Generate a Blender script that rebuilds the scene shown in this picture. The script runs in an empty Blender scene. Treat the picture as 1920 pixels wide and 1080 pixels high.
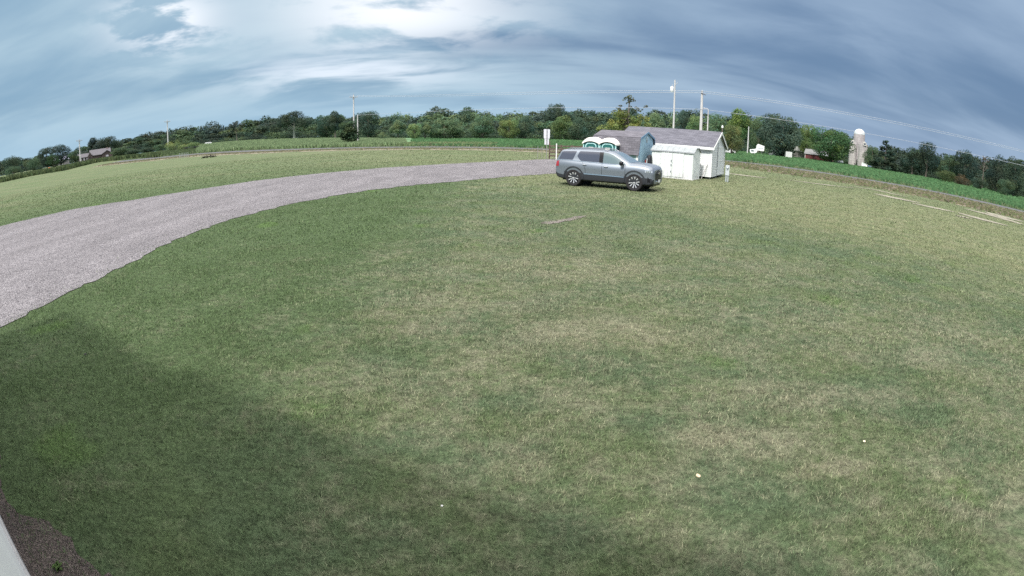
import bpy, bmesh, math, random
import numpy as np
from mathutils import Vector, Matrix

scn = bpy.context.scene
COL = scn.collection
R_ = math.radians

# ------------------------------------------------------------------ camera
CAM_H = 2.35            # metres above the lawn
F_PX = 1002.0           # equidistant fisheye: pixels of a 1920 px frame per radian
PITCH, ROLL = R_(16.7), R_(0.75)
cam_data = bpy.data.cameras.new("camera")
cam = bpy.data.objects.new("camera", cam_data)
COL.objects.link(cam)
scn.render.engine = 'CYCLES'
cam_data.type = 'PANO'
cam_data.panorama_type = 'FISHEYE_LENS_POLYNOMIAL'
cam_data.sensor_fit = 'HORIZONTAL'
cam_data.sensor_width = 36.0
cam_data.sensor_height = 20.25
cam_data.fisheye_fov = R_(180)
cam_data.fisheye_polynomial_k0 = 0.0
cam_data.fisheye_polynomial_k1 = -1.0 / (F_PX * 36.0 / 1920.0)
cam_data.fisheye_polynomial_k2 = 0.0
cam_data.fisheye_polynomial_k3 = 0.0
cam_data.fisheye_polynomial_k4 = 0.0
cam_data.clip_start = 0.05
cam_data.clip_end = 5000
cam.matrix_world = (Matrix.Translation((0, 0, CAM_H)) @ Matrix.Rotation(R_(90) - PITCH, 4, 'X')
                    @ Matrix.Rotation(ROLL, 4, 'Z'))
scn.camera = cam

# ------------------------------------------------------------------ render and exposure
scn.view_settings.view_transform = 'Standard'
scn.view_settings.look = 'None'
scn.view_settings.exposure = 0.22
scn.view_settings.gamma = 1.0
cy = scn.cycles
cy.max_bounces = 5
cy.diffuse_bounces = 2
cy.glossy_bounces = 3
cy.transmission_bounces = 4
cy.transparent_max_bounces = 6
cy.caustics_reflective = False
cy.caustics_refractive = False
cy.use_denoising = False

# ------------------------------------------------------------------ sun
SUN_AZ, SUN_EL = R_(212), R_(46)       # clockwise from +Y; behind and a little left of the camera
sun_dir = Vector((math.sin(SUN_AZ) * math.cos(SUN_EL), math.cos(SUN_AZ) * math.cos(SUN_EL), math.sin(SUN_EL)))
sd = bpy.data.lights.new("sun", 'SUN')
sd.energy = 3.6
sd.angle = R_(4.2)                      # thin cloud in front of the sun softens its shadows
sd.color = (1.0, 0.955, 0.88)
sun = bpy.data.objects.new("sun", sd)
COL.objects.link(sun)
sun.rotation_euler = sun_dir.to_track_quat('Z', 'Y').to_euler()

# ------------------------------------------------------------------ node helpers
class NT:
    def __init__(s, tree):
        s.t = tree; s.n = tree.nodes; s.l = tree.links
    def new(s, kind, **kw):
        n = s.n.new(kind)
        for k, v in kw.items(): setattr(n, k, v)
        return n
    def put(s, sock, v):
        if hasattr(v, 'is_linked') or isinstance(v, bpy.types.NodeSocket): s.l.new(v, sock)
        elif isinstance(v, (tuple, list)) and len(v) == 3 and sock.type == 'RGBA': sock.default_value = (*v, 1)
        else: sock.default_value = v
    def math(s, op, a, b=None, c=None, clamp=False):
        n = s.new('ShaderNodeMath', operation=op, use_clamp=clamp)
        for i, v in enumerate((a, b, c)):
            if v is not None: s.put(n.inputs[i], v)
        return n.outputs[0]
    def add(s, a, b): return s.math('ADD', a, b)
    def sub(s, a, b): return s.math('SUBTRACT', a, b)
    def mul(s, a, b): return s.math('MULTIPLY', a, b)
    def smooth(s, v, lo, hi, to0=0.0, to1=1.0):
        n = s.new('ShaderNodeMapRange', interpolation_type='SMOOTHSTEP')
        s.put(n.inputs[0], v); n.inputs[1].default_value = lo; n.inputs[2].default_value = hi
        n.inputs[3].default_value = to0; n.inputs[4].default_value = to1
        return n.outputs[0]
    def gauss(s, v, mid, w):
        d = s.mul(s.sub(v, mid), 1.0 / w)
        return s.math('POWER', math.e, s.mul(s.mul(d, d), -1.0))
    def noise(s, vec, scale, detail=3.0, rough=0.55, dist=0.0):
        n = s.new('ShaderNodeTexNoise')
        if vec is not None: s.l.new(vec, n.inputs['Vector'])
        n.inputs['Scale'].default_value = scale; n.inputs['Detail'].default_value = detail
        n.inputs['Roughness'].default_value = rough; n.inputs['Distortion'].default_value = dist
        return n.outputs['Fac']
    def mix(s, f, a, b, mode='MIX'):
        n = s.new('ShaderNodeMix', data_type='RGBA', blend_type=mode)
        s.put(n.inputs[0], f); s.put(n.inputs[6], a); s.put(n.inputs[7], b)
        return n.outputs[2]
    def sep(s, v):
        n = s.new('ShaderNodeSeparateXYZ'); s.l.new(v, n.inputs[0]); return n.outputs
    def comb(s, x, y, z=0.0):
        n = s.new('ShaderNodeCombineXYZ')
        s.put(n.inputs[0], x); s.put(n.inputs[1], y); s.put(n.inputs[2], z)
        return n.outputs[0]
    def vmul(s, v, t):
        n = s.new('ShaderNodeVectorMath', operation='MULTIPLY'); s.l.new(v, n.inputs[0])
        n.inputs[1].default_value = t; return n.outputs[0]

# ------------------------------------------------------------------ sky: Nishita air with a broken cloud deck
world = bpy.data.worlds.new("World")
scn.world = world
world.use_nodes = True
wt = NT(world.node_tree)
wt.n.clear()
w_out = wt.new('ShaderNodeOutputWorld')
w_bg = wt.new('ShaderNodeBackground')
w_sky = wt.new('ShaderNodeTexSky', sky_type='NISHITA')
w_sky.sun_disc = False
w_sky.sun_elevation = SUN_EL
w_sky.sun_rotation = SUN_AZ
w_tc = wt.new('ShaderNodeTexCoord')
gx, gy, gz = wt.sep(w_tc.outputs['Generated'])
zc = wt.math('MAXIMUM', gz, 0.0)
az = wt.math('ARCTAN2', gx, gy)
den = wt.add(zc, 0.16)
deck = wt.comb(wt.math('DIVIDE', gx, den), wt.math('DIVIDE', gy, den))     # the deck seen in perspective
bands = wt.noise(wt.vmul(deck, (0.24, 0.70, 1)), 1.1, 4.0, 0.48, 0.35)
wisps = wt.noise(wt.vmul(deck, (0.50, 1.0, 1)), 1.8, 6.0, 0.55, 0.5)
puffs = wt.noise(wt.vmul(deck, (1.0, 1.0, 1)), 1.5, 8.0, 0.58, 0.25)
def srgb(r, g, b):
    f = lambda c: ((c / 255 + 0.055) / 1.055) ** 2.4 if c > 10 else c / 255 / 12.92
    return (f(r), f(g), f(b))
dark = wt.mix(wt.smooth(az, -0.55, 0.30), srgb(130, 163, 188), srgb(99, 126, 158))
light = wt.mix(wt.smooth(az, -0.30, 0.55), srgb(172, 197, 212), srgb(147, 169, 194))
v = wt.add(wt.mul(bands, 0.74), wt.mul(wisps, 0.26))
c = wt.mix(wt.smooth(v, 0.38, 0.60), dark, light)
hz = wt.smooth(gz, 0.12, 0.0)
hzc = wt.mix(wt.smooth(az, -0.2, 0.6), srgb(154, 189, 215), srgb(142, 165, 196))
c = wt.mix(wt.mul(hz, 0.75), c, hzc)
# bright break in the deck high over the road, a long pale bank below it, and white puffs off to its side
g1 = wt.mul(wt.gauss(az, -0.22, 0.21), wt.smooth(gz, 0.11, 0.225))
c = wt.mix(wt.math('MULTIPLY', g1, wt.smooth(puffs, 0.38, 0.54), clamp=True), c, srgb(246, 249, 254))
g3 = wt.mul(wt.gauss(az, -0.30, 0.20), wt.gauss(gz, 0.115, 0.035))
c = wt.mix(wt.math('MULTIPLY', g3, wt.smooth(wisps, 0.40, 0.62), clamp=True), c, srgb(222, 232, 244))
g2 = wt.mul(wt.gauss(az, -0.64, 0.095), wt.gauss(gz, 0.225, 0.05))
c = wt.mix(wt.math('MULTIPLY', wt.math('MULTIPLY', g2, 1.15, clamp=True), wt.smooth(puffs, 0.44, 0.52), clamp=True), c, srgb(238, 244, 251))
# sky overhead, above anything the lens takes in, brightened to fill the shadows
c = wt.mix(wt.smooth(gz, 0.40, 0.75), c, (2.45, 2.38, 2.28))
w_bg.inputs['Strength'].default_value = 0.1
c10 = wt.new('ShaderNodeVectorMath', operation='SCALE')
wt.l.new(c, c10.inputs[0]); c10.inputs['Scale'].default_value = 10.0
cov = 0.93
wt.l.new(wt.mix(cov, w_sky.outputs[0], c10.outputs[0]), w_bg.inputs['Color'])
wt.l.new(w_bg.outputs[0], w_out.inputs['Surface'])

# ------------------------------------------------------------------ terrain and picture geometry
def sstep(x, a, b):
    t = min(1.0, max(0.0, (x - a) / (b - a))); return t * t * (3 - 2 * t)
def terrain(x, y):
    """Flat lawn; the land far to the west swells by about two metres."""
    d = math.hypot(x, y)
    return 2.3 * sstep(d, 60, 185) * sstep(-x, 12, 95)
def ray(px, py):
    dx, dy = px - 960.0, 540.0 - py
    c_, s_ = math.cos(ROLL), math.sin(ROLL)
    X, Y = c_ * dx - s_ * dy, s_ * dx + c_ * dy
    r = math.hypot(X, Y) or 1e-9
    t = r / F_PX
    cx, cyy, cz = X / r * math.sin(t), Y / r * math.sin(t), math.cos(t)
    return (cx, cz * math.cos(PITCH) + cyy * math.sin(PITCH), -cz * math.sin(PITCH) + cyy * math.cos(PITCH))
def ground_at(px, py, far=260.0):
    """The point of the land that a pixel of the photograph shows (used to survey the place)."""
    d = ray(px, py); h = math.hypot(d[0], d[1]); last = 0.0; t = 0.5
    while t < far:
        if CAM_H + d[2] / h * t <= terrain(d[0] / h * t, d[1] / h * t):
            lo, hi = last, t
            for _ in range(30):
                m = (lo + hi) / 2
                if CAM_H + d[2] / h * m <= terrain(d[0] / h * m, d[1] / h * m): hi = m
                else: lo = m
            t = hi; break
        last = t; t += 0.5
    return (d[0] / h * t, d[1] / h * t)
def at(px, py, dist):
    """Point at a given horizontal distance along a surveyed sight line: x, y, z."""
    d = ray(px, py); h = math.hypot(d[0], d[1])
    return (d[0] / h * dist, d[1] / h * dist, CAM_H + d[2] / h * dist)

# ------------------------------------------------------------------ materials
MATS = {}
def material(name, color, rough=0.8, metal=0.0, var=0.0, vscale=6.0, bump=0.0, bscale=30.0, coat=0.0, spec=0.35, stretch=None):
    if name in MATS: return MATS[name]
    m = bpy.data.materials.new(name); m.use_nodes = True
    t = NT(m.node_tree); b = t.n['Principled BSDF']
    b.inputs['Roughness'].default_value = rough; b.inputs['Metallic'].default_value = metal
    b.inputs['Specular IOR Level'].default_value = spec
    b.inputs['Coat Weight'].default_value = coat; b.inputs['Coat Roughness'].default_value = 0.06
    tc = t.new('ShaderNodeTexCoord').outputs['Object']
    if stretch: tc = t.vmul(tc, stretch)
    if var > 0:
        f = t.smooth(t.noise(tc, vscale, 5.0, 0.62), 0.28, 0.72)
        t.l.new(t.mix(f, tuple(x * (1 - var) for x in color), tuple(min(1, x * (1 + var)) for x in color)), b.inputs['Base Color'])
    else:
        b.inputs['Base Color'].default_value = (*color, 1)
    if bump > 0:
        bn = t.new('ShaderNodeBump'); bn.inputs['Strength'].default_value = bump; bn.inputs['Distance'].default_value = 0.02
        t.l.new(t.noise(tc, bscale, 4.0), bn.inputs['Height']); t.l.new(bn.outputs[0], b.inputs['Normal'])
    MATS[name] = m
    return m
def leaf_material(name, rough=0.85, trans=0.25):
    """Foliage: the object's own colour times the tint stored on each leaf."""
    m = bpy.data.materials.new(name); m.use_nodes = True
    t = NT(m.node_tree); b = t.n['Principled BSDF']
    oi = t.new('ShaderNodeObjectInfo'); at_ = t.new('ShaderNodeAttribute', attribute_name='tint')
    colr = t.mix(1.0, oi.outputs['Color'], at_.outputs['Color'], 'MULTIPLY')
    t.l.new(colr, b.inputs['Base Color']); b.inputs['Roughness'].default_value = rough
    b.inputs['Specular IOR Level'].default_value = 0.2
    tr = t.new('ShaderNodeBsdfTranslucent'); t.l.new(colr, tr.inputs['Color'])
    mx = t.new('ShaderNodeMixShader'); mx.inputs[0].default_value = trans
    t.l.new(b.outputs[0], mx.inputs[1]); t.l.new(tr.outputs[0], mx.inputs[2])
    t.l.new(mx.outputs[0], t.n['Material Output'].inputs['Surface'])
    MATS[name] = m
    return m

# ------------------------------------------------------------------ object helpers
def tag(o, label=None, cat=None, group=None, kind=None):
    if label: o['label'] = label
    if cat: o['category'] = cat
    if group: o['group'] = group
    if kind: o['kind'] = kind
    return o
def thing(name, label, cat, loc=(0, 0, 0), rot=0.0, group=None):
    o = bpy.data.objects.new(name, None); COL.objects.link(o)
    o.empty_display_size = 0.3
    o.location = loc; o.rotation_euler = (0, 0, rot)
    return tag(o, label, cat, group)
class MB:
    def __init__(s): s.v = []; s.f = []; s.mi = []
    def face(s, pts, m=0):
        i = len(s.v); s.v += [tuple(p) for p in pts]; s.f.append(tuple(range(i, i + len(pts)))); s.mi.append(m); return s
    def grid(s, rows, m=0, close=False):
        """rows: lists of points of equal length, skinned into quads."""
        i = len(s.v); n = len(rows[0])
        for r in rows: s.v += [tuple(p) for p in r]
        for a in range(len(rows) - 1):
            for b in range(n if close else n - 1):
                b2 = (b + 1) % n
                s.f.append((i + a * n + b, i + a * n + b2, i + (a + 1) * n + b2, i + (a + 1) * n + b)); s.mi.append(m)
        return s
    def hexa(s, p, m=0):
        i = len(s.v); s.v += [tuple(q) for q in p]
        for f in ((0, 3, 2, 1), (4, 5, 6, 7), (0, 1, 5, 4), (1, 2, 6, 5), (2, 3, 7, 6), (3, 0, 4, 7)):
            s.f.append(tuple(i + k for k in f)); s.mi.append(m)
        return s
    def box(s, x0, x1, y0, y1, z0, z1, m=0):
        return s.hexa([(x0, y0, z0), (x1, y0, z0), (x1, y1, z0), (x0, y1, z0), (x0, y0, z1), (x1, y0, z1), (x1, y1, z1), (x0, y1, z1)], m)
    def prism(s, prof, a, b, m=0, axis='y'):
        """Closed profile (two coordinates) pushed from a to b along an axis."""
        put = {'y': lambda p, t: (p[0], t, p[1]), 'x': lambda p, t: (t, p[0], p[1]), 'z': lambda p, t: (p[0], p[1], t)}[axis]
        i = len(s.v); n = len(prof)
        s.v += [put(p, a) for p in prof] + [put(p, b) for p in prof]
        s.f.append(tuple(i + k for k in range(n))[::-1]); s.mi.append(m)
        s.f.append(tuple(i + n + k for k in range(n))); s.mi.append(m)
        for k in range(n):
            k2 = (k + 1) % n
            s.f.append((i + k, i + k2, i + n + k2, i + n + k)); s.mi.append(m)
        return s
    def tube(s, path, rad, n=8, m=0, caps=True):
        path = [Vector(p) for p in path]
        if not hasattr(rad, '__len__'): rad = [rad] * len(path)
        rows = []
        for k, p in enumerate(path):
            d = (path[min(k + 1, len(path) - 1)] - path[max(k - 1, 0)]).normalized()
            a = d.cross(Vector((0, 0, 1)) if abs(d.z) < 0.9 else Vector((1, 0, 0))).normalized(); b = d.cross(a)
            rows.append([tuple(p + (a * math.cos(t) + b * math.sin(t)) * rad[k]) for t in [2 * math.pi * q / n for q in range(n)]])
        s.grid(rows, m, True)
        if caps: s.face(rows[0][::-1], m); s.face(rows[-1], m)
        return s
    def lathe(s, prof, n=24, m=0, axis='z', c=(0, 0, 0)):
        """prof: (radius, height) pairs turned about an axis."""
        rows = []
        for r, h in prof:
            row = []
            for q in range(n):
                t = 2 * math.pi * q / n; a, b = r * math.cos(t), r * math.sin(t)
                row.append({'z': (c[0] + a, c[1] + b, c[2] + h), 'y': (c[0] + a, c[1] + h, c[2] + b), 'x': (c[0] + h, c[1] + a, c[2] + b)}[axis])
            rows.append(row)
        return s.grid(rows, m, True)
    def build(s, name, mats, parent=None, smooth=None, label=None, loc=None):
        me = bpy.data.meshes.new(name); me.from_pydata(s.v, [], s.f)
        for m in (mats if isinstance(mats, (list, tuple)) else [mats]): me.materials.append(m)
        if any(s.mi): me.polygons.foreach_set('material_index', s.mi)
        bm = bmesh.new(); bm.from_mesh(me)
        bmesh.ops.remove_doubles(bm, verts=bm.verts, dist=1e-5)
        bmesh.ops.recalc_face_normals(bm, faces=bm.faces)
        bm.to_mesh(me); bm.free()
        if smooth is not None:
            me.polygons.foreach_set('use_smooth', [True] * len(me.polygons)); me.set_sharp_from_angle(angle=R_(smooth))
        o = bpy.data.objects.new(name, me); COL.objects.link(o)
        if parent: o.parent = parent
        if loc: o.location = loc
        if label: o['label'] = label
        return o
def np_mesh(name, V, nper, mat, tint=None, parent=None, tri=False):
    """Many loose little faces in one mesh: V is (n*nper, 3), nper vertices to a face."""
    V = np.asarray(V, dtype=np.float32); nf = len(V) // nper
    me = bpy.data.meshes.new(name)
    me.vertices.add(len(V)); me.loops.add(len(V)); me.polygons.add(nf)
    me.vertices.foreach_set('co', V.ravel())
    me.loops.foreach_set('vertex_index', np.arange(len(V), dtype=np.int32))
    me.polygons.foreach_set('loop_start', np.arange(nf, dtype=np.int32) * nper)
    if tint is not None:
        a = me.attributes.new('tint', 'FLOAT_COLOR', 'POINT')
        c4 = np.ones((len(V), 4), dtype=np.float32); c4[:, :3] = np.repeat(tint, nper, axis=0) if len(tint) == nf else tint
        a.data.foreach_set('color', c4.ravel())
    me.materials.append(mat)
    me.update(calc_edges=True); me.validate()
    o = bpy.data.objects.new(name, me); COL.objects.link(o)
    if parent: o.parent = parent
    return o
def copy_tree(o, parent=None):
    c_ = o.copy(); COL.objects.link(c_)
    if parent: c_.parent = parent
    for ch in list(o.children): copy_tree(ch, c_)
    return c_

# ------------------------------------------------------------------ lawn colours, shared by the soil sheet and the blades
N_X, N_Y = 0.447, 0.894
ROAD_D = Vector((0.58, -0.815)); ROAD_N = Vector((0.815, 0.58))
# worn and lush spots of the lawn: centre, half sizes, drier (+) or greener (-)
SPOTS = [(ground_at(*p), r, a) for p, r, a in (((1738, 775), (.42, .30), -0.28), ((1640, 705), (.8, .35), -0.15), ((1140, 625), (1.0, .55), 0.17), ((1290, 690), (.7, .5), -0.10),
         ((1035, 690), (.40, .28), -0.17), ((1420, 830), (.5, .25), 0.15), ((1300, 815), (.45, .22), 0.16), ((1470, 745), (.8, .35), 0.11), ((740, 655), (.5, .5), -0.15), ((1220, 800), (.35, .3), -0.15),
         ((1500, 560), (2.0, .8), -0.12), ((1090, 500), (1.6, 1.0), 0.10), ((650, 430), (2.5, 2.0), -0.12), ((1560, 880), (.5, .12), 0.20), ((1900, 940), (.3, .12), 0.20), ((980, 880), (.3, .2), 0.11))]
def lawn_color(t, rnd=None):
    P = t.new('ShaderNodeNewGeometry').outputs['Position']
    x, y, z = t.sep(P)
    flat = t.comb(x, y)
    big = t.noise(flat, 0.30, 3.0, 0.6, 0.6)
    mid = t.noise(flat, 1.35, 4.0, 0.62, 0.4)
    fine = t.noise(flat, 7.0, 4.0, 0.65)
    patch = t.noise(t.vmul(flat, (1.0, 1.3, 1)), 0.85, 2.0, 0.5)
    s = t.add(t.mul(x, ROAD_N.x), t.mul(y, ROAD_N.y))            # distance along the field road's normal
    d = t.math('SQRT', t.add(t.mul(x, x), t.mul(y, y)))
    west = t.smooth(t.add(x, t.mul(big, 3.0)), 0.8, -2.6)          # greener towards the drive
    east = t.smooth(t.add(s, t.mul(t.sub(big, 0.5), 9.0)), 10.5, 20.0)   # dry band along the field
    far = t.smooth(d, 26.0, 48.0)
    green_strip = t.mul(t.gauss(s, 12.3, 1.6), t.smooth(x, 1.0, 4.0))
    shade_side = t.smooth(t.add(t.mul(x, N_X), t.mul(y, N_Y)), 3.2, 1.6)      # lusher along the building
    dry = t.add(t.mul(big, 0.32), t.add(t.mul(mid, 0.95), t.mul(fine, 0.90)))
    dry = t.add(dry, t.mul(west, -0.24))
    dry = t.add(dry, t.mul(shade_side, -0.10))
    dry = t.add(dry, t.mul(green_strip, -0.10))
    dry = t.add(dry, t.mul(t.gauss(d, 7.0, 4.0), 0.10))
    for (qx, qy), (rx, ry), amt in SPOTS:
        ex, ey = t.mul(t.sub(x, qx), 1 / rx), t.mul(t.sub(y, qy), 1 / ry)
        q = t.add(t.add(t.mul(ex, ex), t.mul(ey, ey)), t.mul(t.sub(fine, 0.5), 1.2))
        dry = t.add(dry, t.mul(t.smooth(q, 1.3, 0.3), amt))
    if rnd is not None: dry = t.add(dry, t.mul(t.sub(rnd, 0.5), 0.50))
    f = t.smooth(dry, 0.88, 1.62)
    green = t.mix(t.smooth(patch, 0.36, 0.64), (0.122, 0.168, 0.080), (0.112, 0.160, 0.088))
    green = t.mix(west, green, (0.100, 0.150, 0.068))
    lush = t.smooth(t.noise(flat, 0.62, 1.0, 0.4), 0.66, 0.74)                  # odd bright tufted patches
    green = t.mix(t.mul(lush, 0.8), green, (0.112, 0.185, 0.062))
    straw = t.mix(t.smooth(mid, 0.35, 0.65), (0.310, 0.294, 0.205), (0.278, 0.275, 0.192))
    c = t.mix(f, green, straw)
    olive = t.mix(t.smooth(t.add(mid, t.mul(fine, 0.5)), 0.5, 1.0), (0.185, 0.220, 0.112), (0.280, 0.282, 0.168))
    c = t.mix(t.mul(east, 0.70), c, olive)
    tan = t.mix(t.smooth(t.noise(t.vmul(flat, (0.35, 1.0, 1)), 0.30, 5.0, 0.65), 0.3, 0.7), (0.140, 0.190, 0.094), (0.196, 0.216, 0.126))
    c = t.mix(t.mul(far, 0.8), c, tan)
    return c, P
def make_lawn_material(name, blades):
    m = bpy.data.materials.new(name); m.use_nodes = True
    t = NT(m.node_tree); b = t.n['Principled BSDF']
    b.inputs['Roughness'].default_value = 0.9; b.inputs['Specular IOR Level'].default_value = 0.15
    if blades:
        a = t.new('ShaderNodeAttribute', attribute_name='tint')
        r = t.sep(a.outputs['Vector'])
        c, P = lawn_color(t, r[0])
        c = t.mix(1.0, c, t.comb(r[1], r[1], r[1]), 'MULTIPLY')
        tr = t.new('ShaderNodeBsdfTranslucent'); t.l.new(c, tr.inputs['Color'])
        mx = t.new('ShaderNodeMixShader'); mx.inputs[0].default_value = 0.3
        t.l.new(b.outputs[0], mx.inputs[1]); t.l.new(tr.outputs[0], mx.inputs[2])
        t.l.new(mx.outputs[0], t.n['Material Output'].inputs['Surface'])
    else:
        c, P = lawn_color(t)
        x, y, z = t.sep(P); flat = t.comb(x, y)
        n1 = t.noise(flat, 26.0, 5.0, 0.75); n2 = t.noise(t.vmul(flat, (1, 1.6, 1)), 5.5, 5.0, 0.7)
        k = t.add(t.mul(t.smooth(n1, 0.3, 0.7), 0.55), t.mul(t.smooth(n2, 0.3, 0.7), 0.45))
        k = t.add(t.mul(k, 1.0), 0.26)
        c = t.mix(1.0, c, t.comb(k, k, k), 'MULTIPLY')
        bn = t.new('ShaderNodeBump'); bn.inputs['Strength'].default_value = 0.9; bn.inputs['Distance'].default_value = 0.06
        t.l.new(t.add(n1, t.mul(n2, 1.5)), bn.inputs['Height']); t.l.new(bn.outputs[0], b.inputs['Normal'])
    t.l.new(c, b.inputs['Base Color'])
    MATS[name] = m
    return m
M_lawn = make_lawn_material('lawn_turf', False)
M_blade = make_lawn_material('grass_blade', True)

# ------------------------------------------------------------------ ground: one sheet to the horizon
rad = [0.0] + list(np.arange(1.5, 45, 1.5)) + list(np.arange(45, 210, 2.5)) + list(np.geomspace(212, 1200, 20))
NA = 240
gv = [(0, 0, 0)]; gf = []
for r in rad[1:]:
    for k in range(NA):
        a = 2 * math.pi * k / NA
        px_, py_ = r * math.sin(a), r * math.cos(a)
        gv.append((px_, py_, terrain(px_, py_)))
for k in range(NA):
    gf.append((0, 1 + (k + 1) % NA, 1 + k))
for i in range(len(rad) - 2):
    b0, b1 = 1 + i * NA, 1 + (i + 1) * NA
    for k in range(NA):
        k2 = (k + 1) % NA
        gf.append((b0 + k, b0 + k2, b1 + k2, b1 + k))
gm = bpy.data.meshes.new('ground'); gm.from_pydata(gv, [], gf)
gm.polygons.foreach_set('use_smooth', [True] * len(gm.polygons)); gm.materials.append(M_lawn)
ground = bpy.data.objects.new('ground', gm); COL.objects.link(ground)
tag(ground, kind='structure')

def resample(pts, step):
    out = []
    for (x0, y0), (x1, y1) in zip(pts[:-1], pts[1:]):
        n = max(1, int(math.hypot(x1 - x0, y1 - y0) / step))
        for k in range(n): out.append((x0 + (x1 - x0) * k / n, y0 + (y1 - y0) * k / n))
    return out + [pts[-1]]
def spread(pts, n):
    """n points evenly spaced along a polyline."""
    L = [0.0]
    for a, b in zip(pts[:-1], pts[1:]): L.append(L[-1] + math.hypot(b[0] - a[0], b[1] - a[1]))
    out = []
    for k in range(n):
        s = L[-1] * k / (n - 1); i = 0
        while i < len(L) - 2 and L[i + 1] < s: i += 1
        t = (s - L[i]) / max(1e-9, L[i + 1] - L[i])
        out.append((pts[i][0] + (pts[i + 1][0] - pts[i][0]) * t, pts[i][1] + (pts[i + 1][1] - pts[i][1]) * t))
    return out
def sheet(name, near, far, mat, off, n=80, rows=6, jit=0.0, kind='structure', seed=1, smooth_pts=True):
    rg = random.Random(seed)
    a, b = spread(near, n), spread(far, n)
    def jitter(p):
        w = [rg.uniform(-1, 1) for _ in range(n + 8)]
        return [(q[0] + jit * (w[i] + 0.6 * w[i // 3 + 2]) , q[1] + jit * (w[i + 3] + 0.6 * w[i // 3 + 5])) for i, q in enumerate(p)]
    if jit: a, b = jitter(a), jitter(b)
    g = []
    for r in range(rows + 1):
        t = r / rows
        g.append([(p[0] + (q[0] - p[0]) * t, p[1] + (q[1] - p[1]) * t, 0) for p, q in zip(a, b)])
    g = [[(x, y, terrain(x, y) + off) for x, y, _ in row] for row in g]
    o = MB().grid(g).build(name, mat, smooth=60)
    for p in o.data.polygons:
        pass
    tag(o, kind=kind)
    return o, a + b[::-1]
def pix(*pts): return [ground_at(*p) for p in pts]
def inside(px_, py_, poly):
    r = np.zeros(len(px_), bool); n = len(poly)
    for i in range(n):
        x0, y0 = poly[i]; x1, y1 = poly[(i + 1) % n]
        if y0 == y1: continue
        c_ = ((y0 > py_) != (y1 > py_)) & (px_ < (x1 - x0) * (py_ - y0) / (y1 - y0) + x0)
        r ^= c_
    return r

# ------------------------------------------------------------------ gravel drive
def gravel_material(name, tone, dark, tone2, scale):
    m = bpy.data.materials.new(name); m.use_nodes = True
    t = NT(m.node_tree); b = t.n['Principled BSDF']
    P = t.new('ShaderNodeNewGeometry').outputs['Position']; x, y, z = t.sep(P); flat = t.comb(x, y)
    vo = t.new('ShaderNodeTexVoronoi'); vo.inputs['Scale'].default_value = scale; t.l.new(flat, vo.inputs['Vector'])
    cr, cg, cb = t.sep(vo.outputs['Color'])
    vo2 = t.new('ShaderNodeTexVoronoi'); vo2.inputs['Scale'].default_value = scale * 0.42; t.l.new(flat, vo2.inputs['Vector'])
    dr, dg, db = t.sep(vo2.outputs['Color'])
    c = t.mix(cr, dark, tone)
    c = t.mix(t.mul(dr, 0.5), c, tone2)
    tracks = t.noise(t.vmul(flat, (0.9, 0.35, 1)), 0.9, 3.0, 0.55, 0.6)
    k = t.add(t.mul(t.smooth(tracks, 0.3, 0.7), 0.24), 0.84)
    wear = t.smooth(t.noise(t.vmul(flat, (0.6, 0.28, 1)), 0.55, 4.0, 0.6, 0.8), 0.56, 0.70)
    c = t.mix(t.mul(wear, 0.30), c, tone2)
    c = t.mix(1.0, c, t.comb(k, k, k), 'MULTIPLY')
    gap = t.smooth(vo.outputs['Distance'], 0.75, 0.35)
    bn = t.new('ShaderNodeBump'); bn.inputs['Strength'].default_value = 1.0; bn.inputs['Distance'].default_value = 0.03
    t.l.new(t.add(gap, t.mul(cg, 0.8)), bn.inputs['Height']); t.l.new(bn.outputs[0], b.inputs['Normal'])
    t.l.new(c, b.inputs['Base Color']); b.inputs['Roughness'].default_value = 0.9; b.inputs['Specular IOR Level'].default_value = 0.2
    MATS[name] = m
    return m
M_gravel = gravel_material('drive_gravel', (0.335, 0.318, 0.338), (0.110, 0.100, 0.114), (0.298, 0.283, 0.302), 26.0)
drive_near = [(-11.0, 0.6), (-9.6, 3.2)] + pix((0, 615), (75, 577), (150, 541), (225, 503), (300, 463), (340, 446), (380, 431), (440, 409),
              (500, 394), (560, 380), (630, 367), (700, 356), (780, 347), (850, 341), (960, 331), (1035, 326), (1110, 324), (1190, 320))
drive_far = [(-36.0, 3.0), (-29.5, 11.0)] + pix((0, 425), (60, 410), (130, 394), (250, 375), (330, 362), (400, 351), (480, 339), (560, 329.5), (630, 322.5),
             (700, 316.5), (780, 311), (850, 307), (960, 301.5), (1030, 298.5), (1100, 299), (1190, 303))
drive, DRIVE_POLY = sheet('driveway', drive_near, drive_far, M_gravel, 0.012, n=170, rows=8, jit=0.10, seed=4)

# ------------------------------------------------------------------ field road, verge and crop fields beyond it
M_asphalt = material('road_asphalt', (0.095, 0.098, 0.108), 0.9, var=0.15, vscale=0.6)
road_near = pix((205, 306.5), (300, 297), (375, 289.4), (433, 286), (500, 283.5), (617, 279.6), (700, 278), (767, 277.4), (840, 277.4), (917, 278.4), (1013, 281.2),
                (1120, 286.5), (1230, 293), (1340, 301.5), (1427, 309.6), (1493, 319.2), (1560, 329.5), (1617, 338), (1667, 346.3), (1733, 358.2), (1800, 371.5), (1867, 388), (1917, 400)) + [(64.0, 24.0), (72, 8)]
def offset(pts, d):
    out = []
    for i, p in enumerate(pts):
        a, b = pts[max(0, i - 2)], pts[min(len(pts) - 1, i + 2)]
        tx, ty = b[0] - a[0], b[1] - a[1]; L = math.hypot(tx, ty) or 1
        out.append((p[0] - ty / L * d, p[1] + tx / L * d))
    return out
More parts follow.
